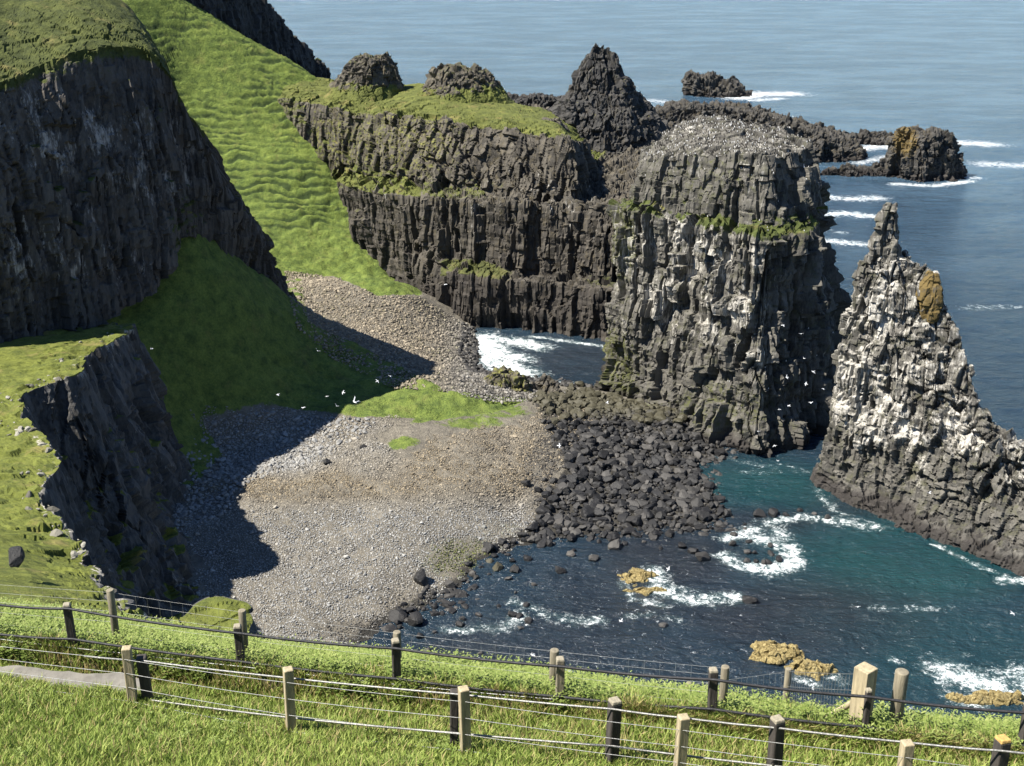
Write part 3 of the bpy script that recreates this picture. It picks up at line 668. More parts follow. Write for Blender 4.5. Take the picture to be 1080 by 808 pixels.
def lowdirs():
    p = (1+5**.5)/2
    V = np.array([(-1,p,0),(1,p,0),(-1,-p,0),(1,-p,0),(0,-1,p),(0,1,p),(0,-1,-p),(0,1,-p),(p,0,-1),(p,0,1),(-p,0,-1),(-p,0,1)], float); V /= np.linalg.norm(V[0])
    Fc = np.array([(0,11,5),(0,5,1),(0,1,7),(0,7,10),(0,10,11),(1,5,9),(5,11,4),(11,10,2),(10,7,6),(7,1,8),(3,9,4),(3,4,2),(3,2,6),(3,6,8),(3,8,9),(4,9,5),(2,4,11),(6,2,10),(8,6,7),(9,8,1)])
    return V, Fc
LOW = lowdirs()
def jitter(x0, x1, y0, y1, s, r):
    X, Yy = np.meshgrid(np.arange(x0, x1, s), np.arange(y0, y1, s))
    return X.ravel()+(r.random(X.size)-.5)*s*.95, Yy.ravel()+(r.random(X.size)-.5)*s*.95
BEACH = [(195,660),(215,600),(170,525),(200,515),(240,480),(205,440),(280,428),(370,442),(430,440),(400,462),(420,482),(470,455),(545,446),(600,425),(640,440),(620,470),(590,500),(565,530),(560,565),(500,590),(470,620),(440,650),(390,668),(360,695),(300,700),(200,690)]
SCREE = [(300,285),(350,292),(400,312),(440,312),(470,330),(500,345),(505,365),(500,392),(560,405),(610,415),(560,424),(475,425),(440,418),(400,404),(350,378),(312,345)]
DARKB = [(560,418),(620,412),(640,416),(660,424),(710,432),(760,458),(800,482),(780,492),(768,502),(752,512),(765,535),(790,560),(770,585),(720,565),(640,572),(560,575),(500,600),(505,640),(470,655),(430,668),(390,670),(440,630),(480,615),(520,575),(560,555),(575,520),(600,490),(580,460)]
make_ground()
r = np.random.default_rng(11)
x, y = jitter(-72, 30, 165, 340, .37, r)
z = ground_z(x, y); px, py, _ = proj(np.c_[x, y, z])
wob = 9*fbm(np.c_[x/6, y/6, 0*x], 3, 3)+14*fbm(np.c_[x/1.5, y/1.5, 0*x], 4, 2)
ib = inpoly(px+wob, py+wob*.6, BEACH)
k = ib & (z > -.6)
x, y, z, px, py = x[k], y[k], z[k], px[k], py[k]
sz = (.14+.13*r.random(len(x))**2.2)*(1+.35*blob(px, py, [(260,470,110,40,1),(560,500,40,60,1)])+1.3*(r.random(len(x)) > .99))
nz = fbm(np.c_[x/9, y/9, 0*x], 9, 3)
tan = np.clip(sm(-py, -555, -505)+nz*.45+blob(px, py, [(330,515,80,12,.6)])-.7*blob(px, py, [(270,465,130,45,1)]), 0, 1)
moss = blob(px, py, [(490,590,45,22,.9),(530,560,30,14,.5),(440,640,22,10,.6)])*(.6+.6*r.random(len(x)))
dark = np.clip(blob(px, py, [(330,520,70,9,.45),(520,500,40,70,.5),(590,500,40,60,.9),(400,665,60,12,1.1),(440,640,40,14,.9),(545,465,60,30,.4)])*(.4+r.random(len(x))), 0, 1)
o = stones_mesh('shingle', np.c_[x, y, z+sz*.15], sz, M_SHINGLE, dict(rnd=r.random(len(x)), tan=tan, moss=moss, dark=dark), base=LOW, seed=5)
tag(o, 'grey and tan shingle covering the curved beach below the cliffs', None, None, 'stuff')
x, y = jitter(-70, 28, 262, 400, .55, r)
z = ground_z(x, y); px, py, _ = proj(np.c_[x, y, z]); k = inpoly(px, py, SCREE); x, y, z, px, py = x[k], y[k], z[k], px[k], py[k]
sz = .20+.42*r.random(len(x))**3
o = stones_mesh('scree', np.c_[x, y, z+sz*.2], sz, M_SHINGLE, dict(rnd=r.random(len(x)), tan=np.clip(.85+0*x-.5*sm(px, 450, 500), 0, 1), moss=.55*r.random(len(x))*(fbm(np.c_[x/6, y/6, 0*x], 23, 3) > -.1), dark=np.clip(.45*r.random(len(x))+.6*r.random(len(x))*sm(px, 420, 500), 0, 1)), base=LOW, seed=6)
tag(o, 'brown scree of loose stones under the sunny grass slope', None, None, 'stuff')

# boulder field: the 290 largest in view are individuals
x, y = jitter(-32, 52, 176, 300, .98, r)
z = ground_z(x, y); px, py, _ = proj(np.c_[x, y, z])
wob = 9*fbm(np.c_[x/5, y/5, 0*x], 13, 2)+16*fbm(np.c_[x/1.6, y/1.6, 0*x], 14, 2)
k = inpoly(px+wob, py+wob*.5, DARKB) & (z > -1.6) & (r.random(len(x)) < .93)
# thin, wave-washed strays in the shallow water
STRAYS = [(515,610),(545,605),(565,615),(590,600),(555,640),(535,650),(560,655),(495,640),(470,640),(600,585),(625,590),(650,580),(575,575),(540,590),(480,660),(510,690),(450,690),(785,590),(800,583),(775,575),(810,595),(790,632),(800,545),(830,543),(760,556),(640,545),(860,545),
      (790,574),(806,577),(815,585),(798,592),(785,582),(808,590),(820,592),(775,565),(845,541),(875,547),(815,541),(500,612),(480,625),(508,598),(525,600),(535,612),(520,585),(555,590),(610,578),(630,572),(660,574),(680,572),(700,578),(720,576),(460,668),(440,672),(465,650),(505,648),(545,628),(490,650),(520,640),(425,662),(415,672),(548,648),(552,662),(700,660),(745,590),(735,582)]
STRAYS = [(a+r.normal()*2.5, b_+r.normal()*1.5) for a, b_ in STRAYS]
x2 = np.array([atz(*p, 0)[0] for p in STRAYS]); y2 = np.array([atz(*p, 0)[1] for p in STRAYS])
n2 = len(x2)
x, y, z = np.r_[x[k], x2], np.r_[y[k], y2], np.r_[z[k], np.full(n2, -.1)]
px, py, dp = proj(np.c_[x, y, z])
bs = .34+1.2*r.random(len(x))**2.6
bs *= 1+.15*blob(px, py, [(650,520,80,40,1)])
bs[-n2:] = .6+1.1*r.random(n2)**1.6
bs *= np.where((px < 560) & (py > 560), .8, 1)
z = z+bs*.25
mossb = np.clip(.75*sm(-py, -470, -425)+.5*blob(px, py, [(500,600,40,20,.8)]), 0, 1)
order = np.argsort(-bs/dp); big = order[:288]; rest = order[288:]
o = stones_mesh('boulder_rubble', np.c_[x, y, z][rest], bs[rest], M_BOULDER, dict(rnd=r.random(len(rest)), moss=mossb[rest]), base=(V15, F15), seed=8, flat=.8, nvar=16)
tag(o, 'smaller black basalt boulders filling the shore between the larger ones', None, None, 'stuff')
protos = []
for i in range(14):
    rr = np.random.default_rng(900+i); Q = block(V2, rr, 14); Q[:, 2] *= .75; Q += .03*fbm(Q*2.5, i, 3)[:, None]*Q
    me = None
    o = meshobj('boulder', Q, F2, M_BOULDER, None, dict(rnd=np.full(len(Q), rr.random()), moss=np.full(len(Q), .7 if i >= 10 else 0.))); protos.append(o)
used = set()
for j in big:
    i = random.randrange(10, 14) if mossb[j] > .35 else random.randrange(0, 10)
    o = protos[i] if i not in used else protos[i].copy()
    if i in used: C.objects.link(o)
    used.add(i)
    o.location = (x[j], y[j], z[j]); s = bs[j]; o.scale = (s*random.uniform(.9, 1.3), s*random.uniform(.8, 1.1), s*random.uniform(.8, 1.1)); o.rotation_euler = (random.uniform(-.3, .3), random.uniform(-.3, .3), random.uniform(0, 6.28))
    if z[j]-bs[j]*.25 < -.05: tag(o, 'black boulder standing in the shallow water off the boulder shore', 'boulder', 'boulders in the shallows')
    elif py[j] < 470: tag(o, 'brownish mossy boulder on the isthmus by the great stack foot', 'boulder', 'boulders on the isthmus')
    elif px[j] < 545: tag(o, 'dark wet boulder at the shingle edge by the water', 'boulder', 'boulders at the shingle edge')
    else: tag(o, 'black basalt boulder in the crowded boulder shore', 'boulder', 'boulders of the boulder shore')
for i, o in enumerate(protos):
    if i not in used: bpy.data.objects.remove(o)
def lone(px, py, zz, s, lab, i, rz=0, mat=None):
    rr = np.random.default_rng(950+i); Q = block(V2, rr, 10); Q[:, 2] *= .8; Q *= s
    o = meshobj('boulder', Q, F2, mat or M_BOULDER, None, dict(rnd=np.full(len(Q), .3), moss=np.zeros(len(Q))))
    p = atz(px, py, zz); g = float(ground_z(np.array([p[0]]), np.array([p[1]]))[0]); o.location = (p[0], p[1], max(g, -.2)+.3*s); o.rotation_euler = (.1, .15, rz)
    return tag(o, lab, 'boulder')
lone(443, 611, 1.6, 1.75, 'large rounded black boulder alone on the grey shingle', 1)
lone(345, 493, 6.5, 1.0, 'dark boulder on tan shingle just outside the cliff shadow', 2)
lone(384, 478, 7, .75, 'small dark boulder on tan shingle below the grass patch', 3)
lone(420, 648, .6, 1.4, 'pale-topped wet boulder where shingle meets the sea', 4)
lone(438, 655, .3, 1.5, 'broad black boulder half in the water at the beach corner', 5)
lone(556, 515, 3, 1.2, 'pointed dark boulder on the shingle left of the boulder shore', 6)
lone(567, 518, 3, .9, 'low dark boulder beside the pointed one on the shingle', 7)
rr = np.random.default_rng(55); tq = 3.5+10.5*rr.random(230); fq = .30*rr.random(230)**1.2
pb = catmull(brink, tq, False)*(1-fq)[:, None]+catmull(innr, tq, False)*fq[:, None]; kq = fbm(pb/4., 3, 2) > .02; pb = pb[kq]; nq = len(pb)
M_RIM = stone_mat('pale_lichened_stone', [(.15, (.08, .075, .06)), (.5, (.16, .15, .12)), (.85, (.28, .265, .22))], .9)
o = stones_mesh('rim_stones', pb+[0, 0, .05], .15+.6*rr.random(nq)**3, M_RIM, dict(rnd=rr.random(nq)), base=(V15, F15), seed=9, flat=.6)
tag(o, 'pale lichened stones along the rim of the sunny near headland', None, None, 'stuff')
bb = np.random.default_rng(977); Q = block(V2, bb, 10)*.85; Q[:, 2] *= .6; Q = Q-[0, 0, .25]
o = meshobj('boulder', Q, F2, M_BOULDER, None, dict(rnd=np.full(len(Q), .4), moss=np.zeros(len(Q)))); o.location = tuple(atd(16, 584, 84)); tag(o, 'dark boulder sitting in the sunny turf at the left edge', 'boulder')
b = atd(234, 672, 33)
radial_rock('turf_bank', b-np.array([0, 0, 1.2]), [(0, 1.15), (.8, 1.05), (1.45, 1.0), (1.6, .93), (1.66, .6)], 1.0, 1.5, .2, .07, M_NEAR, 670, dict(big=.05, mid=.12, fine=.25, lay=.05, bz=1), zplain(-.4, .1, gtop=.95), None, None, kind='structure')
# grey blocks in the shaded scree
x, y = jitter(-72, -20, 196, 262, .95, r); z = ground_z(x, y); px, py, _ = proj(np.c_[x, y, z])
k = inpoly(px+wob[:len(px)]*0, py, [(180,560),(165,515),(215,450),(260,432),(330,440),(400,440),(385,458),(320,490),(260,510),(240,545)])
x, y, z = x[k], y[k], z[k]; sz = .32+.5*r.random(len(x))**2
o = stones_mesh('grey_scree', np.c_[x, y, z+sz*.2], sz, M_SHINGLE, dict(rnd=.7*r.random(len(x)), tan=.2*r.random(len(x)), moss=np.zeros(len(x)), dark=np.zeros(len(x))), base=LOW, seed=16)
tag(o, 'pale grey blocky scree in shadow at the foot of the grass apron', None, None, 'stuff')
# rocks along the foam edge of the little cove
x, y = jitter(-14, 26, 292, 345, 1.1, r); z = ground_z(x, y); px, py, _ = proj(np.c_[x, y, z])
k = inpoly(px, py, [(470,335),(500,345),(505,385),(540,395),(600,402),(640,412),(640,425),(520,400),(495,400)]); x, y, z = x[k], y[k], np.maximum(z[k], -.3); sz = .4+.7*r.random(len(x))**2
o = stones_mesh('cove_rubble', np.c_[x, y, z+sz*.2], sz, M_BOULDER, dict(rnd=.2+.8*r.random(len(x)), moss=.3*r.random(len(x))), base=(V15, F15), seed=18)
tag(o, 'dark rubble along the foaming edge of the little cove', None, None, 'stuff')

# ------------------------------------------------------------------ sea
def make_sea():
    ys = [132.]
    while ys[-1] < 1500: ys.append(ys[-1]+max(.5, ys[-1]*.0026*(1 if ys[-1] < 420 else 1.3)))
    while ys[-1] < 60000: ys.append(ys[-1]*1.12)
    ys = np.array(ys); rs = np.r_[-3, -2, -1.3, np.linspace(-.75, .85, 700), 1.4, 2, 3]
    X = ys[:, None]*rs[None]; Yy = np.repeat(ys[:, None], len(rs), 1)
    P = np.stack([X, Yy, 0*X], -1).reshape(-1, 3); px, py, _ = proj(P)
    S = [ # foam streaks: pixel polyline, width in metres across, strength
      ([(508,358),(520,378),(548,396)],4.2,1.25),([(508,358),(545,360),(570,366)],2.6,1.1),([(515,372),(545,378)],3,1.1),([(560,355),(600,360),(636,365)],.9,1.0),([(590,404),(640,412)],1.2,.8),
      ([(766,568),(790,560),(812,553)],1.3,.95),([(800,568),(832,578),(838,592),(815,602),(780,596),(765,588)],1.5,1.05),([(820,562),(838,582)],1.6,.8),([(806,552),(850,546),(880,550),(925,556)],1.3,.8),
      ([(688,602),(698,622),(720,632),(775,632)],1.5,1.0),([(700,618),(720,628)],1.8,.8),([(655,615),(670,632),(700,640)],.9,.7),([(660,650),(690,648),(715,655)],.8,.6),
      ([(590,652),(612,655),(632,655)],1.4,.75),([(500,662),(530,662),(548,648)],1.1,.75),([(540,634),(560,640),(580,650)],.9,.7),([(470,663),(500,665)],.9,.7),
      ([(1000,708),(1025,718),(1060,722),(1085,714)],2.4,1.0),([(1005,735),(1030,742)],1.4,.9),([(960,752),(1000,760)],1.0,.8),([(1055,612),(1090,614)],.9,1.0),([(920,640),(960,643),(1000,641)],1.0,.52),
      ([(790,497),(840,497)],1.5,.5),([(745,478),(800,490),(840,492)],.7,.5),([(860,515),(880,540),(930,556)],.9,.55),([(985,575),(1040,600),(1075,614)],.6,.8),([(880,715),(890,720)],.9,.8),([(840,715),(860,722)],.7,.8),
      ([(598,708),(606,715)],.7,.9),([(940,695),(950,698)],.6,.8),([(1015,688),(1020,690)],.6,.8),
      ([(868,208),(900,210),(925,209)],4,.75),([(866,228),(890,225),(925,229)],3.4,.8),([(872,254),(900,257),(915,258)],3,.75),([(865,242),(890,246)],2,.5),([(780,103),(800,99),(832,99)],9,1.0),([(795,106),(820,104)],5,.8),
      ([(1000,150),(1020,151),(1040,152)],7,.9),([(1040,173),(1080,175)],6,.75),([(1020,325),(1055,323),(1085,324)],2,.62),([(910,157),(930,153),(942,156)],5,.9),([(945,194),(985,196),(1022,191)],2.4,.9),([(685,106),(705,108)],7,.7),([(690,113),(700,116)],4,.6),
      ([(905,172),(940,165)],4,.75),([(1015,186),(1030,188)],2.5,.7)]
    foam = np.zeros(len(P))
    for pts, w, s in S:
        q = np.array([atz(a, b, 0)[:2] for a, b in pts])
        for a, b in zip(q[:-1], q[1:]):
            ab = b-a; t = np.clip(((P[:, :2]-a)@ab)/(ab@ab), 0, 1); d = np.linalg.norm(P[:, :2]-(a+t[:, None]*ab), axis=1)
            foam = np.maximum(foam, s*(.85 if q[:, 1].mean() > 400 else .60)*np.exp(-(d/(w*1.5))**2*.7))
    teal = blob(px, py, [(960,590,130,50,.9),(800,510,70,22,.9),(1010,690,110,60,.5),(920,650,80,30,.6),(850,520,40,20,.7)])
    kelp = blob(px, py, [(560,680,120,40,.55),(650,640,90,45,.55),(830,650,110,35,.75),(700,590,70,30,.85),(740,600,40,20,.6),(690,560,60,20,.6),(800,550,60,12,.6),(900,535,40,10,.4),(600,380,60,20,.7),(700,690,120,30,.4)])
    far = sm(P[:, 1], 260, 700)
    fleck = blob(px, py, [(650,680,200,60,.9),(900,690,200,60,.35),(540,650,90,50,.9),(700,620,80,30,.8)])
    # lift: a little real swell
    Pn = P.copy(); sw = .18*fbm(np.c_[P[:, 0]/9, P[:, 1]/5, 0*P[:, 0]], 61, 3); Pn[:, 2] = sw*sm(-P[:, 1], -900, -500)
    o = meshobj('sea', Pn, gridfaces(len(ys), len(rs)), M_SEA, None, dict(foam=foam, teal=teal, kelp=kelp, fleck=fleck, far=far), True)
    tag(o, kind='structure')
make_sea()

# ------------------------------------------------------------------ foreground hillside
SX = [-260, -120, 0, 150, 300, 480, 650, 850, 1080, 1230, 1380]
def rowd(py, d): return np.array([atd(a, b, c) for a, b, c in zip(SX, py, d)])
DR0 = [15.4, 15, 14.6, 14.2, 13.8, 13.4, 13, 12.6, 12.3, 12, 11.8]
DR1 = [21.4, 20.6, 20, 19, 17.8, 17, 16.4, 15.6, 14.8, 14.4, 14]
DR2 = [21.9, 21.4, 20.9, 20.4, 19.6, 18.9, 18, 17.2, 16.3, 15.9, 15.5]
DR4 = [27, 26.4, 25.5, 25, 24.4, 23.6, 22.5, 21.5, 20.5, 20, 19.5]
PY1 = [684, 704, 722, 744, 774, 794, 816, 843, 876, 898, 920]
PY3 = [664, 672, 680, 697, 714, 730, 752, 772, 797, 815, 832]
R0 = rowd([800, 816, 830, 845, 858, 872, 885, 900, 918, 930, 942], DR0)
R1 = rowd(PY1, DR1)
R2 = rowd([684, 696, 708, 728, 743, 757, 768, 787, 812, 830, 848], DR2)
R3 = rowd(PY3, [d+.10 for d in DR2])
R4 = rowd([630, 638, 646, 668, 692, 708, 732, 756, 780, 794, 806], DR4)
R5 = R4+np.array([[0, 5, -4.5]]*4+[[0, 5, -8]]*7)
R6 = R5+np.array([[0, 8, -9]]*4+[[0, 7, -22]]*7)
RM = R0+np.array([0, -8, 5.0])
ROWS = [RM, R0, R1, R2, R3, R4, R5, R6]
P, A, VV, tt = loft(ROWS, .16)
q = P.reshape(-1, 3); v = VV.ravel()
soil = np.exp(-((v-3.5)/.42)**4)*.9
up = np.array([0, 0, 1.])
q = q+up*(.10*fbm(q*1.3, 71, 3)+.05*fbm(q*5, 72, 2))[:, None]
TT = np.repeat(tt[None], P.shape[0], 0).ravel()
soil = soil*(1-.75*sm(TT, 5.2, 6.2))
o = meshobj('foreground_hill', q, gridfaces(*P.shape[:2]), M_TURF, None, dict(soil=soil), True); tag(o, kind='structure')
def surf(t, v):
    """points on the foreground rows at station t (0..10), row coordinate v"""
    U = np.stack([catmull(rw, t, False) for rw in ROWS]); i = np.clip(np.floor(v).astype(int), 0, len(ROWS)-2); f = (v-i)[:, None]
    k = np.arange(len(t)); return U[i, k]*(1-f)+U[i+1, k]*f
def t_at(px): return np.interp(px, SX, np.arange(len(SX)))
# concrete path
n = 60; tp = np.linspace(.4, t_at(150), n)
e0 = surf(tp, np.full(n, 2.22)+.05*fbm(np.c_[tp*9, 0*tp, 0*tp], 6, 3)); e1 = surf(tp, np.full(n, 2.68)+.08*fbm(np.c_[tp*8, 0*tp, 0*tp], 7, 3))
wv = .05*fbm(np.c_[tp*6, 0*tp, 0*tp], 5, 3)
e0[:, 1] += wv; e0[:, 2] += .06; e1[:, 2] = e0[:, 2]
lo0, lo1 = e0-[0, 0, .25], e1-[0, 0, .25]
pp = np.stack([lo0, e0, e0*.5+e1*.5+[0, 0, .006], e1, lo1])
o = meshobj('path', pp.reshape(-1, 3), gridfaces(5, n), M_CONC); tag(o, kind='structure')
# grass blades
r = np.random.default_rng(21)
def blades(name, n, vlo, vhi, hlo, hhi, tl, th, lab, dryf=.07, cut=None, wd=.011):
    t = tl+(th-tl)*r.random(n); v = vlo+(vhi-vlo)*r.random(n)
    if cut is not None:
        k = cut(t, v); t, v = t[k], v[k]; n = len(t)
    b = surf(t, v); b[:, 2] += .10*fbm(b*1.3, 71, 3)+.05*fbm(b*5, 72, 2)-.01
    cl = .5+.5*fbm(b*1.1, 81, 3)
    h = (hlo+(hhi-hlo)*r.random(n))*(.55+.9*cl)
    a = r.random(n)*6.283; w = wd*(.6+.8*r.random(n)); s = np.c_[np.cos(a), np.sin(a), 0*a]*w[:, None]
    la = r.random(n)*6.283; ln = (.15+.55*r.random(n))*h; lean = np.c_[np.cos(la), np.sin(la), 0*la]*ln[:, None]
    m = b+lean*.35+np.c_[0*h, 0*h, h*.6]; tip = b+lean+np.c_[0*h, 0*h, h*(1-.2*r.random(n))]
    Vt = np.stack([b-s, b+s, m+s*.7, m-s*.7, tip], 1).reshape(-1, 3)
    i = np.arange(n)[:, None]*5
    f = np.concatenate([i+np.array([[0, 1, 2]]), i+np.array([[0, 2, 3]]), i+np.array([[3, 2, 4]])])
    rr = np.repeat(r.random(n), 5); dry = np.repeat((r.random(n) < dryf*(.3+2.2*cl))*1., 5)
    o = meshobj(name, Vt, f, M_BLADE, None, dict(rnd=rr, dry=dry), True); tag(o, lab, None, None, 'stuff')
t0, t1 = t_at(-60), t_at(1150)
blades('grass', 150000, 1.0, 2.1, .07, .22, t0, t1, 'bright mown-looking grass across the foreground below the fences')
blades('grass', 70000, 2.05, 3.15, .08, .25, t0, t1, 'rough grass strip between the wire fence and the bank', .14, cut=lambda t, v: (t > t_at(140)) | (v < 2.26) | (v > 2.66) | (r.random(len(t)) < .06))
blades('grass', 34000, 3.2, 4.1, .10, .30, t0, t1, 'dry grass hanging over the earth bank', .3, cut=lambda t, v: (r.random(len(t)) < np.where(t > 6, 1, .25)) | (v > 3.9))
blades('grass', 110000, 4.0, 5.25, .12, .34, t0, t1, 'long grass on the cliff edge behind the cable fence', .08)
blades('grass', 9000, 1.0, 2.1, .22, .42, t0, t1, 'taller grass tufts scattered through the foreground grass', .35, cut=lambda t, v: fbm(surf(t, v)*.9, 88, 3) > .12, wd=.008)
# leafy undergrowth
def leaves(name, n, vlo, vhi, hlo, hhi, lab, cut, nl=12, ll=.09):
    t = t0+(t1-t0)*r.random(n); v = vlo+(vhi-vlo)*r.random(n); k = cut(t, v); t, v = t[k], v[k]; n = len(t)
    b = surf(t, v); h = hlo+(hhi-hlo)*r.random(n)
    u = (np.arange(nl)+.5)/nl
    a = np.arange(nl)[None]*2.4+r.random(n)[:, None]*6.283
    lx = (r.random((n, 2))-.5)*.25*h[:, None]
    base = np.stack([b[:, None, 0]+lx[:, :1]*u, b[:, None, 1]+lx[:, 1:]*u, b[:, None, 2]+h[:, None]*(.15+.85*u)], -1)
    L = ll*(1.3-.8*u)[None]*(.7+.6*r.random((n, nl)))
    d = np.stack([np.cos(a), np.sin(a), .25+.5*r.random((n, nl))], -1); s = np.stack([-np.sin(a), np.cos(a), 0*a], -1)
    tip = base+d*L[..., None]; tip[..., 2] -= L*.15; mid = base+d*(L*.5)[..., None]; w = (L*.22)[..., None]
    Vt = np.stack([base, mid-s*w, tip, mid+s*w], 2).reshape(-1, 3)
    f = np.arange(n*nl)[:, None]*4+np.array([[0, 1, 2, 3]])
    rr = np.repeat(np.clip(.25+.5*u[None]+.35*(r.random((n, nl))-.5)+.2*(r.random((n, 1))-.5), 0, 1).ravel(), 4)
    o = meshobj(name, Vt, f, M_LEAF, None, dict(rnd=rr), True); tag(o, lab, None, None, 'stuff')
leaves('undergrowth', 12000, 4.02, 5.0, .2, .5, 'leafy green undergrowth on the cliff edge behind the cable fence', lambda t, v: fbm(surf(t, v)*.9, 91, 3) > (-.3+.06*np.maximum(t-4, 0)))
leaves('undergrowth', 1300, 1.2, 2.2, .10, .26, 'scattered leafy weeds among the foreground grass', lambda t, v: fbm(surf(t, v)*.7, 95, 3) > .12, 10, .07)
leaves('undergrowth', 1500, 3.4, 4.05, .10, .30, 'leafy growth along the top of the earth bank', lambda t, v: fbm(surf(t, v)*1.2, 97, 3) > 0)
# a few single weeds
def weed(px, py, d, h, lab, mat=M_LEAF, seed=0):
    rr = np.random.default_rng(seed+70); b = atd(px, py, d); root = empty('weed_plant', tuple(b))
    tag(root, lab, 'plant')
    V, Fc = tube(np.array([[0, 0, -.15], [.01, 0, h*.5], [.03, .01, h]]), .008, 6); meshobj('stem', V, Fc, mat, root, dict(rnd=np.full(len(V), .2)), True)
    n = 46; u = .12+.88*rr.random(n); a = rr.random(n)*6.283; L = .17*(1.2-.7*u)
    base = np.stack([.03*u, 0*u, h*u], 1); dd = np.stack([np.cos(a), np.sin(a), .2+.6*rr.random(n)], 1); s = np.stack([-np.sin(a), np.cos(a), 0*a], 1)
    Vt = np.stack([base, base+dd*(L*.5)[:, None]-s*(L*.2)[:, None], base+dd*L[:, None], base+dd*(L*.5)[:, None]+s*(L*.2)[:, None]], 1).reshape(-1, 3)
    meshobj('leaves', Vt, np.arange(n)[:, None]*4+np.array([[0, 1, 2, 3]]), mat, root, dict(rnd=np.repeat(rr.random(n), 4)), True)
def tube(pts, rad, n=6):
    pts = np.asarray(pts, float); d = np.gradient(pts, axis=0); d /= np.linalg.norm(d, axis=1, keepdims=True)+1e-9
    ref = np.where(np.abs(d[:, 2:3]) > .9, [[1., 0, 0]], [[0, 0, 1.]]); a = np.cross(d, ref); a /= np.linalg.norm(a, axis=1, keepdims=True); b = np.cross(d, a)
    ph = np.linspace(0, 6.2832, n, endpoint=False); R = np.broadcast_to(np.asarray(rad, float), (len(pts),))
    V = pts[:, None]+R[:, None, None]*(a[:, None]*np.cos(ph)[None, :, None]+b[:, None]*np.sin(ph)[None, :, None])
    f = gridfaces(len(pts), n, True); V = V.reshape(-1, 3)
    return V, f

# ------------------------------------------------------------------ fences
def height_to(b, pytop):
    lo, hi = 0., 4.
    for _ in range(40):
        m = (lo+hi)/2; yy = proj(b+np.array([0, 0, m]))[1]
        if yy > pytop: lo = m
        else: hi = m
    return lo
def square_post(w, h, below, taper=1.0, chamfer=.012):
    bm = bmesh.new(); bmesh.ops.create_cube(bm, size=1)
    for vv in bm.verts:
        k = taper if vv.co.z > 0 else 1
        vv.co.x *= w*k; vv.co.y *= w*k; vv.co.z = h if vv.co.z > 0 else -below
    bmesh.ops.bevel(bm, geom=list(bm.edges), offset=chamfer, segments=2, profile=.5, affect='EDGES')
    return bm
def round_post(rad, h, below, n=14, chip=.0):
    bm = bmesh.new(); bmesh.ops.create_cone(bm, cap_ends=True, segments=n, radius1=rad, radius2=rad*.95, depth=h+below)
    for vv in bm.verts: vv.co.z += (h-below)/2
    top = [e for e in bm.edges if all(vv.co.z > h-.01 for vv in e.verts)]
    bmesh.ops.bevel(bm, geom=top, offset=.012, segments=2, profile=.5, affect='EDGES')
    return bm
def bmobj(name, bm, mat, parent, loc, rz=0, tilt=(0, 0), smooth=False):
    me = bpy.data.meshes.new(name); bm.to_mesh(me); bm.free(); me.materials.append(mat); o = bpy.data.objects.new(name, me); C.objects.link(o)
    o.parent = parent; o.location = tuple(np.asarray(loc, float)-np.array(parent.location)) if parent else tuple(loc); o.rotation_euler = (tilt[0], tilt[1], rz)
    for p in me.polygons: p.use_smooth = smooth
    return o
def strand(name, pts, rad, mat, parent, sag=.0, n=6, sub=8, label=None):
    pts = np.asarray(pts, float); out = []
    for a, b in zip(pts[:-1], pts[1:]):
        for k in range(sub):
            f = k/sub; out.append(a*(1-f)+b*f-np.array([0, 0, sag*4*f*(1-f)]))
    out.append(pts[-1]); V, f = tube(np.array(out)-np.array(parent.location), rad, n)
    o = meshobj(name, V, f, mat, parent, None, True)
    return tag(o, label)
def grd(px, row='C', off=0.0):
    t = np.array([t_at(px)]);
    return surf(t, np.array([{'C': 2.0, 'A': 4.0}[row]+off]))[0]
ROTF = math.radians(12)
# near wire fence, pale square posts
root = empty('wire_fence', tuple(grd(491))); tag(root, 'nearest wire fence on pale square wooden posts along the foreground grass', 'fence')
WP = []
for px, pt in [(-60,662),(141,683),(308,705),(491,725),(719,755),(946,783),(1130,806)]:
    b = grd(px, 'C', -.02); h = height_to(b, pt); WP.append((b, h))
    bmobj('post', square_post(.135, h, .35), M_POST_L, root, b, ROTF+random.uniform(-.15, .15), (random.uniform(-.015, .015), random.uniform(-.02, .02)))
for fr in (.12, .36, .60, .84):
    strand('wire', [b+np.array([0, -.075, h*fr]) for b, h in WP], .0045, M_WIRE, root, .015)
# rail fence just behind it, dark posts and galvanised rails
root = empty('rail_fence', tuple(grd(479, 'C', .08))); tag(root, 'rail fence with two shiny metal rails on dark stubby posts, just behind the wire fence', 'fence')
RP = []
for px, pt, cap in [(157,692,0),(479,727,0),(645,740,1),(817,758,1),(1040,781,2),(1180,800,0)]:
    b = grd(px, 'C', .10); h = height_to(b, pt); RP.append((px, b, h))
    p = bmobj('post', square_post(.155 if px != 479 else .12, h, .35, .97, .02), M_POST_D, root, b, ROTF+random.uniform(-.2, .2), (random.uniform(-.02, .02), random.uniform(-.03, .03)))
    if cap:
        cm = square_post(.150, .035, .01, .85, .012); c = bmobj('post_cap', cm, M_LICHEN if cap == 2 else M_CAP, None, (0, 0, 0)); c.parent = p; c.location = (0, 0, h)
        if cap == 2: tag(p, 'post with an orange lichen-covered top')
def interp_line(pts, dpx, row, off):
    out = []
    for px, py in pts:
        b = grd(px, row, off); out.append(b+np.array([0, 0, height_to(b, py)]))
    return np.array(out)
strand('rail', interp_line([(96,692),(157,697),(308,715),(491,733),(645,748),(719,757),(817,768),(946,783),(1040,792),(1180,806)], 0, 'C', .04), .0145, M_RAIL, root, .01, 8)
strand('rail', interp_line([(157,738),(308,757),(479,773),(645,787),(817,808),(1040,832)], 0, 'C', .04), .0145, M_RAIL, root, .01, 8)
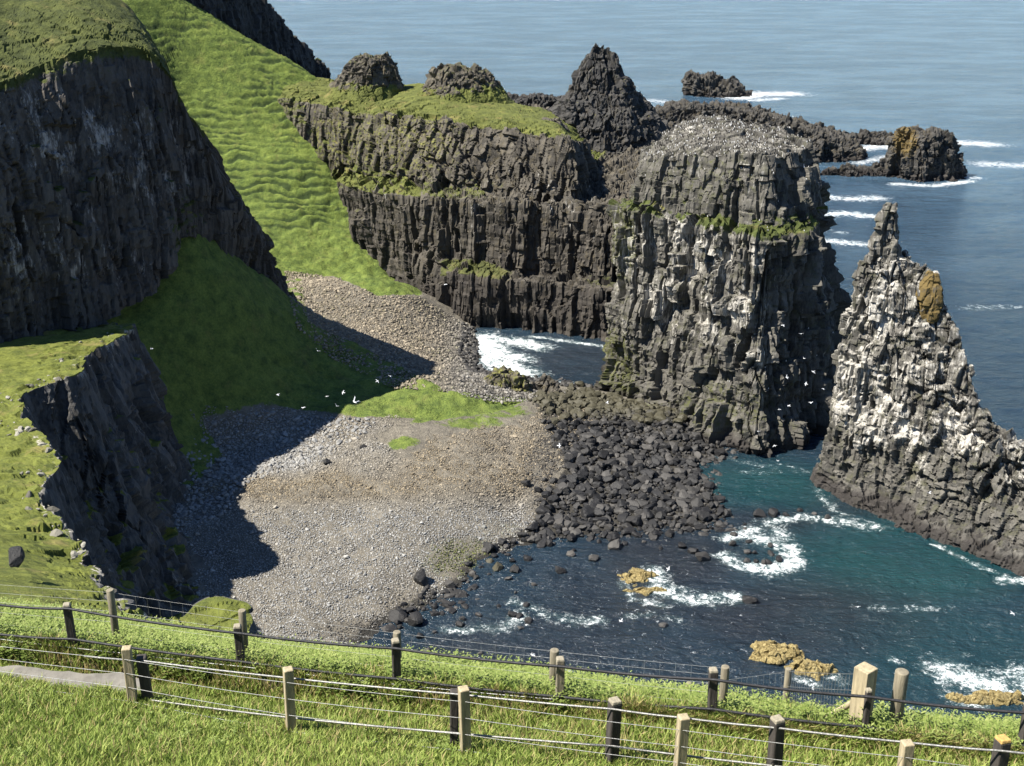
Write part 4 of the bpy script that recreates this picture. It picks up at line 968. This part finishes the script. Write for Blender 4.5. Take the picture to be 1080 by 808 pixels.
# cable fence on the bank top
root = empty('cable_fence', tuple(grd(419, 'A'))); tag(root, 'low fence of two black cables on stubby dark posts with pale tops', 'fence')
for px, pt in [(-110,622),(80,638),(258,661),(419,676),(592,696),(754,708),(912,729),(1077,745),(1240,770)]:
    b = grd(px, 'A', .03); h = height_to(b, pt)
    p = bmobj('post', square_post(.13 if px != 912 else .085, h, .35, .95, .015), M_POST_D if px != 592 else M_POST_G, root, b, ROTF+random.uniform(-.25, .25), (random.uniform(-.02, .02), random.uniform(-.03, .03)))
    c = bmobj('post_cap', square_post(.132 if px != 912 else .088, .04, .01, .8, .015), M_CAP, None, (0, 0, 0)); c.parent = p; c.location = (0, 0, h)
strand('cable', interp_line([(-110,628),(0,637),(80,642),(258,668),(419,684),(592,703),(754,717),(912,735),(1077,752),(1240,772)], 0, 'A', 0.0), .022, M_CABLE, root, .03, 8)
strand('cable', interp_line([(-110,660),(0,669),(80,674),(258,698),(419,716),(592,735),(754,748),(912,767),(1077,786),(1240,806)], 0, 'A', 0.0), .022, M_CABLE, root, .02, 8)
strand('wire', interp_line([(-110,672),(0,674),(141,690),(258,703),(419,722),(592,738)], 0, 'A', -.06), .008, M_WIRE, root, .01, 6)
# netting fence along the cliff edge
root = empty('netting_fence', tuple(grd(420, 'A', .3))); tag(root, 'stock netting fence on taller grey posts along the cliff edge behind the cables', 'fence')
NP = []
for px, pt, rad in [(-90,606,.06),(125,622,.066),(262,643,.066),(421,666,.066),(585,685,.075),(764,703,.066)]:
    b = grd(px, 'A', .18); h = height_to(b, pt); NP.append((b, h))
    bmobj('post', round_post(rad, h, .4), M_POST_G, root, b, random.uniform(0, 6), (random.uniform(-.02, .02), random.uniform(-.03, .03)), True)
for fr in (.25, .45, .62, .78, .92): strand('wire', [b+np.array([0, .07, h*fr]) for b, h in NP], .0022, M_WIRE, root, .01, 5)
def netting(chain, lo, hi, gap, rad, dy, root):
    for (b0, h0), (b1, h1) in zip(chain[:-1], chain[1:]):
        VV_, FF_, tot = [], [], 0
        m = int(np.linalg.norm(b1-b0)/gap)
        for k in range(1, m):
            g = k/m; b = b0*(1-g)+b1*g; h = h0*(1-g)+h1*g; V, f = tube(np.array([b+[0, dy, h*lo], b+[0, dy, h*hi]])-np.array(root.location), rad, 4); FF_.append(f+tot); VV_.append(V); tot += len(V)
        meshobj('netting', np.concatenate(VV_), np.concatenate(FF_), M_WIRE, root, None, True)
netting(NP, .25, .92, .22, .0016, .07, root)
# corner of the netting fence beyond
root = empty('corner_fence', tuple(grd(906, 'A', .15))); tag(root, 'fence corner with a big square strainer post, slanting brace and netting dropping over the edge', 'fence')
b = grd(906, 'A', .10); h = height_to(b, 704); big_b, big_h = b, h
bmobj('strainer_post', square_post(.235, h, .5, 1, .012), M_POST_L, root, b, math.radians(38))
b2 = grd(941, 'A', .16); h2 = height_to(b2, 708); bmobj('round_post', round_post(.10, h2, .5, 18), M_POST_G, root, b2, 0, (0, .01), True)
br0 = big_b+np.array([-.08, .05, big_h*.48]); br1 = grd(858, 'A', .30)+np.array([0, 0, .05])
V, f = tube(np.array([br0, br1])-np.array(root.location), .045, 8); meshobj('brace', V, f, M_POST_L, root, None, True)
far = []
for px, pt, pb, dd in [(826,705,768,25.0),(724,720,765,30.0),(640,728,768,34)]:
    b = atd(px, pb, dd); h = height_to(b, pt); far.append((b, h)); bmobj('post', round_post(.07, h, 1.2), M_POST_G, root, b, 0, (0, 0), True)
chain = [(big_b, big_h*.95)]+far
for fr in (.2, .45, .7, .95): strand('wire', [b+np.array([0, 0, h*fr]) for b, h in chain], .004, M_WIRE, root, .01, 5)
netting(chain, .1, .95, .28, .0028, 0, root)
weed(572, 800, 18.0, .55, 'dark leafy weed standing behind the wire fence near the dark capped post', seed=1)
weed(255, 705, 22.6, .45, 'tall leafy weed by the second cable fence post from the left', seed=2)
weed(925, 772, 18.4, .5, 'spiky weed between the big square post and the round post', seed=3)
weed(965, 778, 18.6, .45, 'feathery weed right of the round post', seed=4)

# ------------------------------------------------------------------ gulls
def gull_mesh(flap=.25, sweep=.12):
    """one continuous bird: body, tail and both wings; wing span about 1.1 m, head to +x"""
    V, Fc, m = [], [], []
    prof = [(-.30, .004, 0), (-.24, .035, 0), (-.10, .06, -.005), (.04, .068, -.01), (.13, .052, 0), (.17, .042, .012), (.205, .045, .02), (.24, .034, .02), (.26, .012, .014), (.305, .004, .006)]
    n = 8
    for x_, r_, z_ in prof:
        for k in range(n):
            a = 6.2832*k/n; V.append((x_, r_*math.cos(a), z_+r_*math.sin(a)*.9))
    for i in range(len(prof)-1):
        for k in range(n): Fc.append((i*n+k, i*n+(k+1) % n, (i+1)*n+(k+1) % n, (i+1)*n+k)); m.append(0)
    for s in (-1, 1):
        st = [(0.03, .10, -.09, .02), (.16, .12, -.07, .02+.5*flap*.13), (.28, .115, -.045, .02+flap*.26), (.42, .05, -.08, .02+flap*.30), (.55, -.08, -.13, .02+flap*.24)]
        o = len(V)
        for y_, xf, xb, z_ in st:
            for dz in (.006, -.006): V += [(xf-sweep*max(0, y_-.28), s*y_, z_+dz), (xb-sweep*max(0, y_-.28), s*y_, z_+dz)]
        for i in range(4):
            a = o+i*4; b = a+4; mm = 2 if i == 3 else 1
            Fc += [(a, a+1, b+1, b), (a+2, b+2, b+3, a+3), (a, b, b+2, a+2), (a+1, a+3, b+3, b+1)]; m += [mm]*4
        Fc.append((o+16, o+17, o+19, o+18)); m.append(2)
    o = len(V); V += [(-.22, -.03, .01), (-.22, .03, .01), (-.36, .07, .0), (-.36, -.07, .0), (-.22, -.03, 0), (-.22, .03, 0), (-.36, .07, -.008), (-.36, -.07, -.008)]
    Fc += [(o, o+1, o+2, o+3), (o+4, o+7, o+6, o+5), (o+3, o+2, o+6, o+7), (o+1, o+5, o+6, o+2), (o, o+3, o+7, o+4)]; m += [0]*5
    return np.array(V), np.array(Fc), m
gms = []
for fl, sw in ((.6, .1), (.1, .3), (-.4, .2), (1.2, .0)):
    V, Fc, m = gull_mesh(fl, sw); o = meshobj('gull', V, Fc, M_GULL, None, None, True); o.data.materials.append(M_GREYW); o.data.materials.append(M_BLACK)
    o.data.polygons.foreach_set('material_index', np.array(m, np.int32)); o['first'] = 1; gms.append(o)
gused = set()
def gull(px, py, d, k, rz, roll, lab, group=None, s=1.0):
    o = gms[k] if k not in gused else gms[k].copy()
    if k in gused: C.objects.link(o)
    gused.add(k)
    if 'first' in o: del o['first']
    o.location = tuple(atd(px, py, d)); o.rotation_euler = (roll, random.uniform(-.2, .2), rz); o.scale = (s, s, s)
    tag(o, lab, 'gull', group)
gull(374, 424, 110, 3, 2.2, .9, 'large white gull with spread wings over the shaded grass apron', s=1.05)
gull(562, 691, 120, 0, 2.6, .7, 'white gull gliding over the dark water above the cable fence')
gull(1068, 647, 150, 1, .3, .2, 'white gull over the teal water near the right edge')
for k, (px, py) in enumerate([(335,370),(362,414),(412,397),(355,428),(320,430),(345,418),(160,368),(398,402),(293,416)]):
    gull(px, py, 200+random.uniform(-20, 30), k % 3, random.uniform(0, 6.28), random.uniform(-.9, .9), 'tiny white gull flying over the shaded grass apron', 'gulls over the shaded grass')
for k, (px, py) in enumerate([(822,432),(832,428),(817,470),(820,486),(850,405),(868,410),(848,378),(845,352),(826,343),(855,425),(800,455),(858,392),(830,398)]):
    gull(px, py, 225+random.uniform(-15, 5), k % 3, random.uniform(0, 6.28), random.uniform(-.9, .9), 'tiny white gull flying before the dark side of the great stack', 'gulls before the great stack')
for k, (px, py) in enumerate([(640,425),(705,600),(470,300),(980,520),(905,640),(762,712),(655,655),(590,470)]):
    lab = ['tiny white gull over the isthmus by the great stack foot','tiny white gull over the sea beside the kelp rock','tiny white gull before the promontory foot','tiny white gull before the jagged stack','tiny white gull low over the teal bay','tiny white gull over the sea above the twin posts','tiny white gull over the dark bay left of the foam','tiny white gull over the boulder shore edge'][k]
    gull(px, py, 190, k % 3, random.uniform(0, 6.28), random.uniform(-.9, .9), lab)
# the colony of standing seabirds on the stack's top and ledges: past counting
def colony():
    rr = np.random.default_rng(33); dep = bpy.context.evaluated_depsgraph_get()
    me = stack.data; n = len(me.polygons); c = np.empty(n*3); me.polygons.foreach_get('center', c); c = c.reshape(-1, 3)+np.array(stack.location)
    nm = np.empty(n*3); me.polygons.foreach_get('normal', nm); nm = nm.reshape(-1, 3); ar = np.empty(n); me.polygons.foreach_get('area', ar)
    top = (nm[:, 2] > .55) & (c[:, 2] > 57); led = (nm[:, 2] > .6) & (c[:, 2] > 14) & (c[:, 2] <= 57)
    w = ar*(top*6.+led*1.); w /= w.sum(); k = rr.choice(n, 2900, p=w)
    b = c[k]+(rr.random((2900, 3))-.5)*[.3, .3, 0]; m = len(b)
    prof = [(0, .03), (.10, .085), (.24, .085), (.33, .045), (.40, .05), (.46, .01)]; ph = np.linspace(0, 6.2832, 5, endpoint=False)
    B = np.array([[r_*math.cos(a)*1.1, r_*math.sin(a), h_] for h_, r_ in prof for a in ph])
    V = b[:, None]+B[None]*(.75+.25*rr.random(m))[:, None, None]; fb = gridfaces(len(prof), 5, True); f = (fb[None]+(np.arange(m)*len(B))[:, None, None]).reshape(-1, 4)
    wh = np.repeat((rr.random(m) < .17)*1., len(B))
    t = NT('seabird_plumage'); mt = t.done(t.mix(t.attr('white'), (.025, .022, .02), (.75, .74, .71)), None, .8)
    o = meshobj('seabird_colony', V.reshape(-1, 3), f, mt, None, dict(white=wh)); tag(o, 'crowded colony of tiny black and white seabirds on top and ledges of the great stack', None, None, 'stuff')
colony()

# ------------------------------------------------------------------ light, sky, camera
EL = math.radians(53); AZ = np.array([-.96, -.28]); AZ /= np.linalg.norm(AZ)
to_sun = Vector((AZ[0]*math.cos(EL), AZ[1]*math.cos(EL), math.sin(EL)))
sl = bpy.data.lights.new('sun', 'SUN'); sl.energy = 5.0; sl.angle = math.radians(.53); sl.color = (1, .95, .86)
so = bpy.data.objects.new('sun', sl); C.objects.link(so); so.rotation_euler = to_sun.to_track_quat('Z', 'Y').to_euler()
nt = W.node_tree; bg = nt.nodes['Background']; sky = nt.nodes.new('ShaderNodeTexSky'); sky.sky_type = 'NISHITA'; sky.sun_disc = False
sky.sun_elevation = EL; sky.sun_rotation = math.atan2(AZ[0], AZ[1]); sky.altitude = 0; sky.air_density = 1; sky.dust_density = 0.; sky.ozone_density = 2.5
tint = nt.nodes.new('ShaderNodeMix'); tint.data_type = 'RGBA'; tint.blend_type = 'MULTIPLY'; tint.inputs[0].default_value = 1; tint.inputs[7].default_value = (.84, .97, 1.16, 1)
nt.links.new(sky.outputs[0], tint.inputs[6]); nt.links.new(tint.outputs[2], bg.inputs[0]); bg.inputs[1].default_value = .052
cd = bpy.data.cameras.new('camera'); cd.sensor_width = 36; cd.lens = 36*F/1080; cd.clip_start = .5; cd.clip_end = 100000
co = bpy.data.objects.new('camera', cd); C.objects.link(co); co.location = tuple(CAM); co.rotation_euler = (math.pi/2-TH, 0, 0)
sc = bpy.context.scene; sc.camera = co
sc.view_settings.view_transform = 'Standard'; sc.view_settings.look = 'None'; sc.view_settings.gamma = 1; sc.view_settings.exposure = 1.32; sc.view_settings.use_curve_mapping = False
sc.cycles.max_bounces = 5; sc.cycles.diffuse_bounces = 2; sc.cycles.glossy_bounces = 2; sc.cycles.transmission_bounces = 2
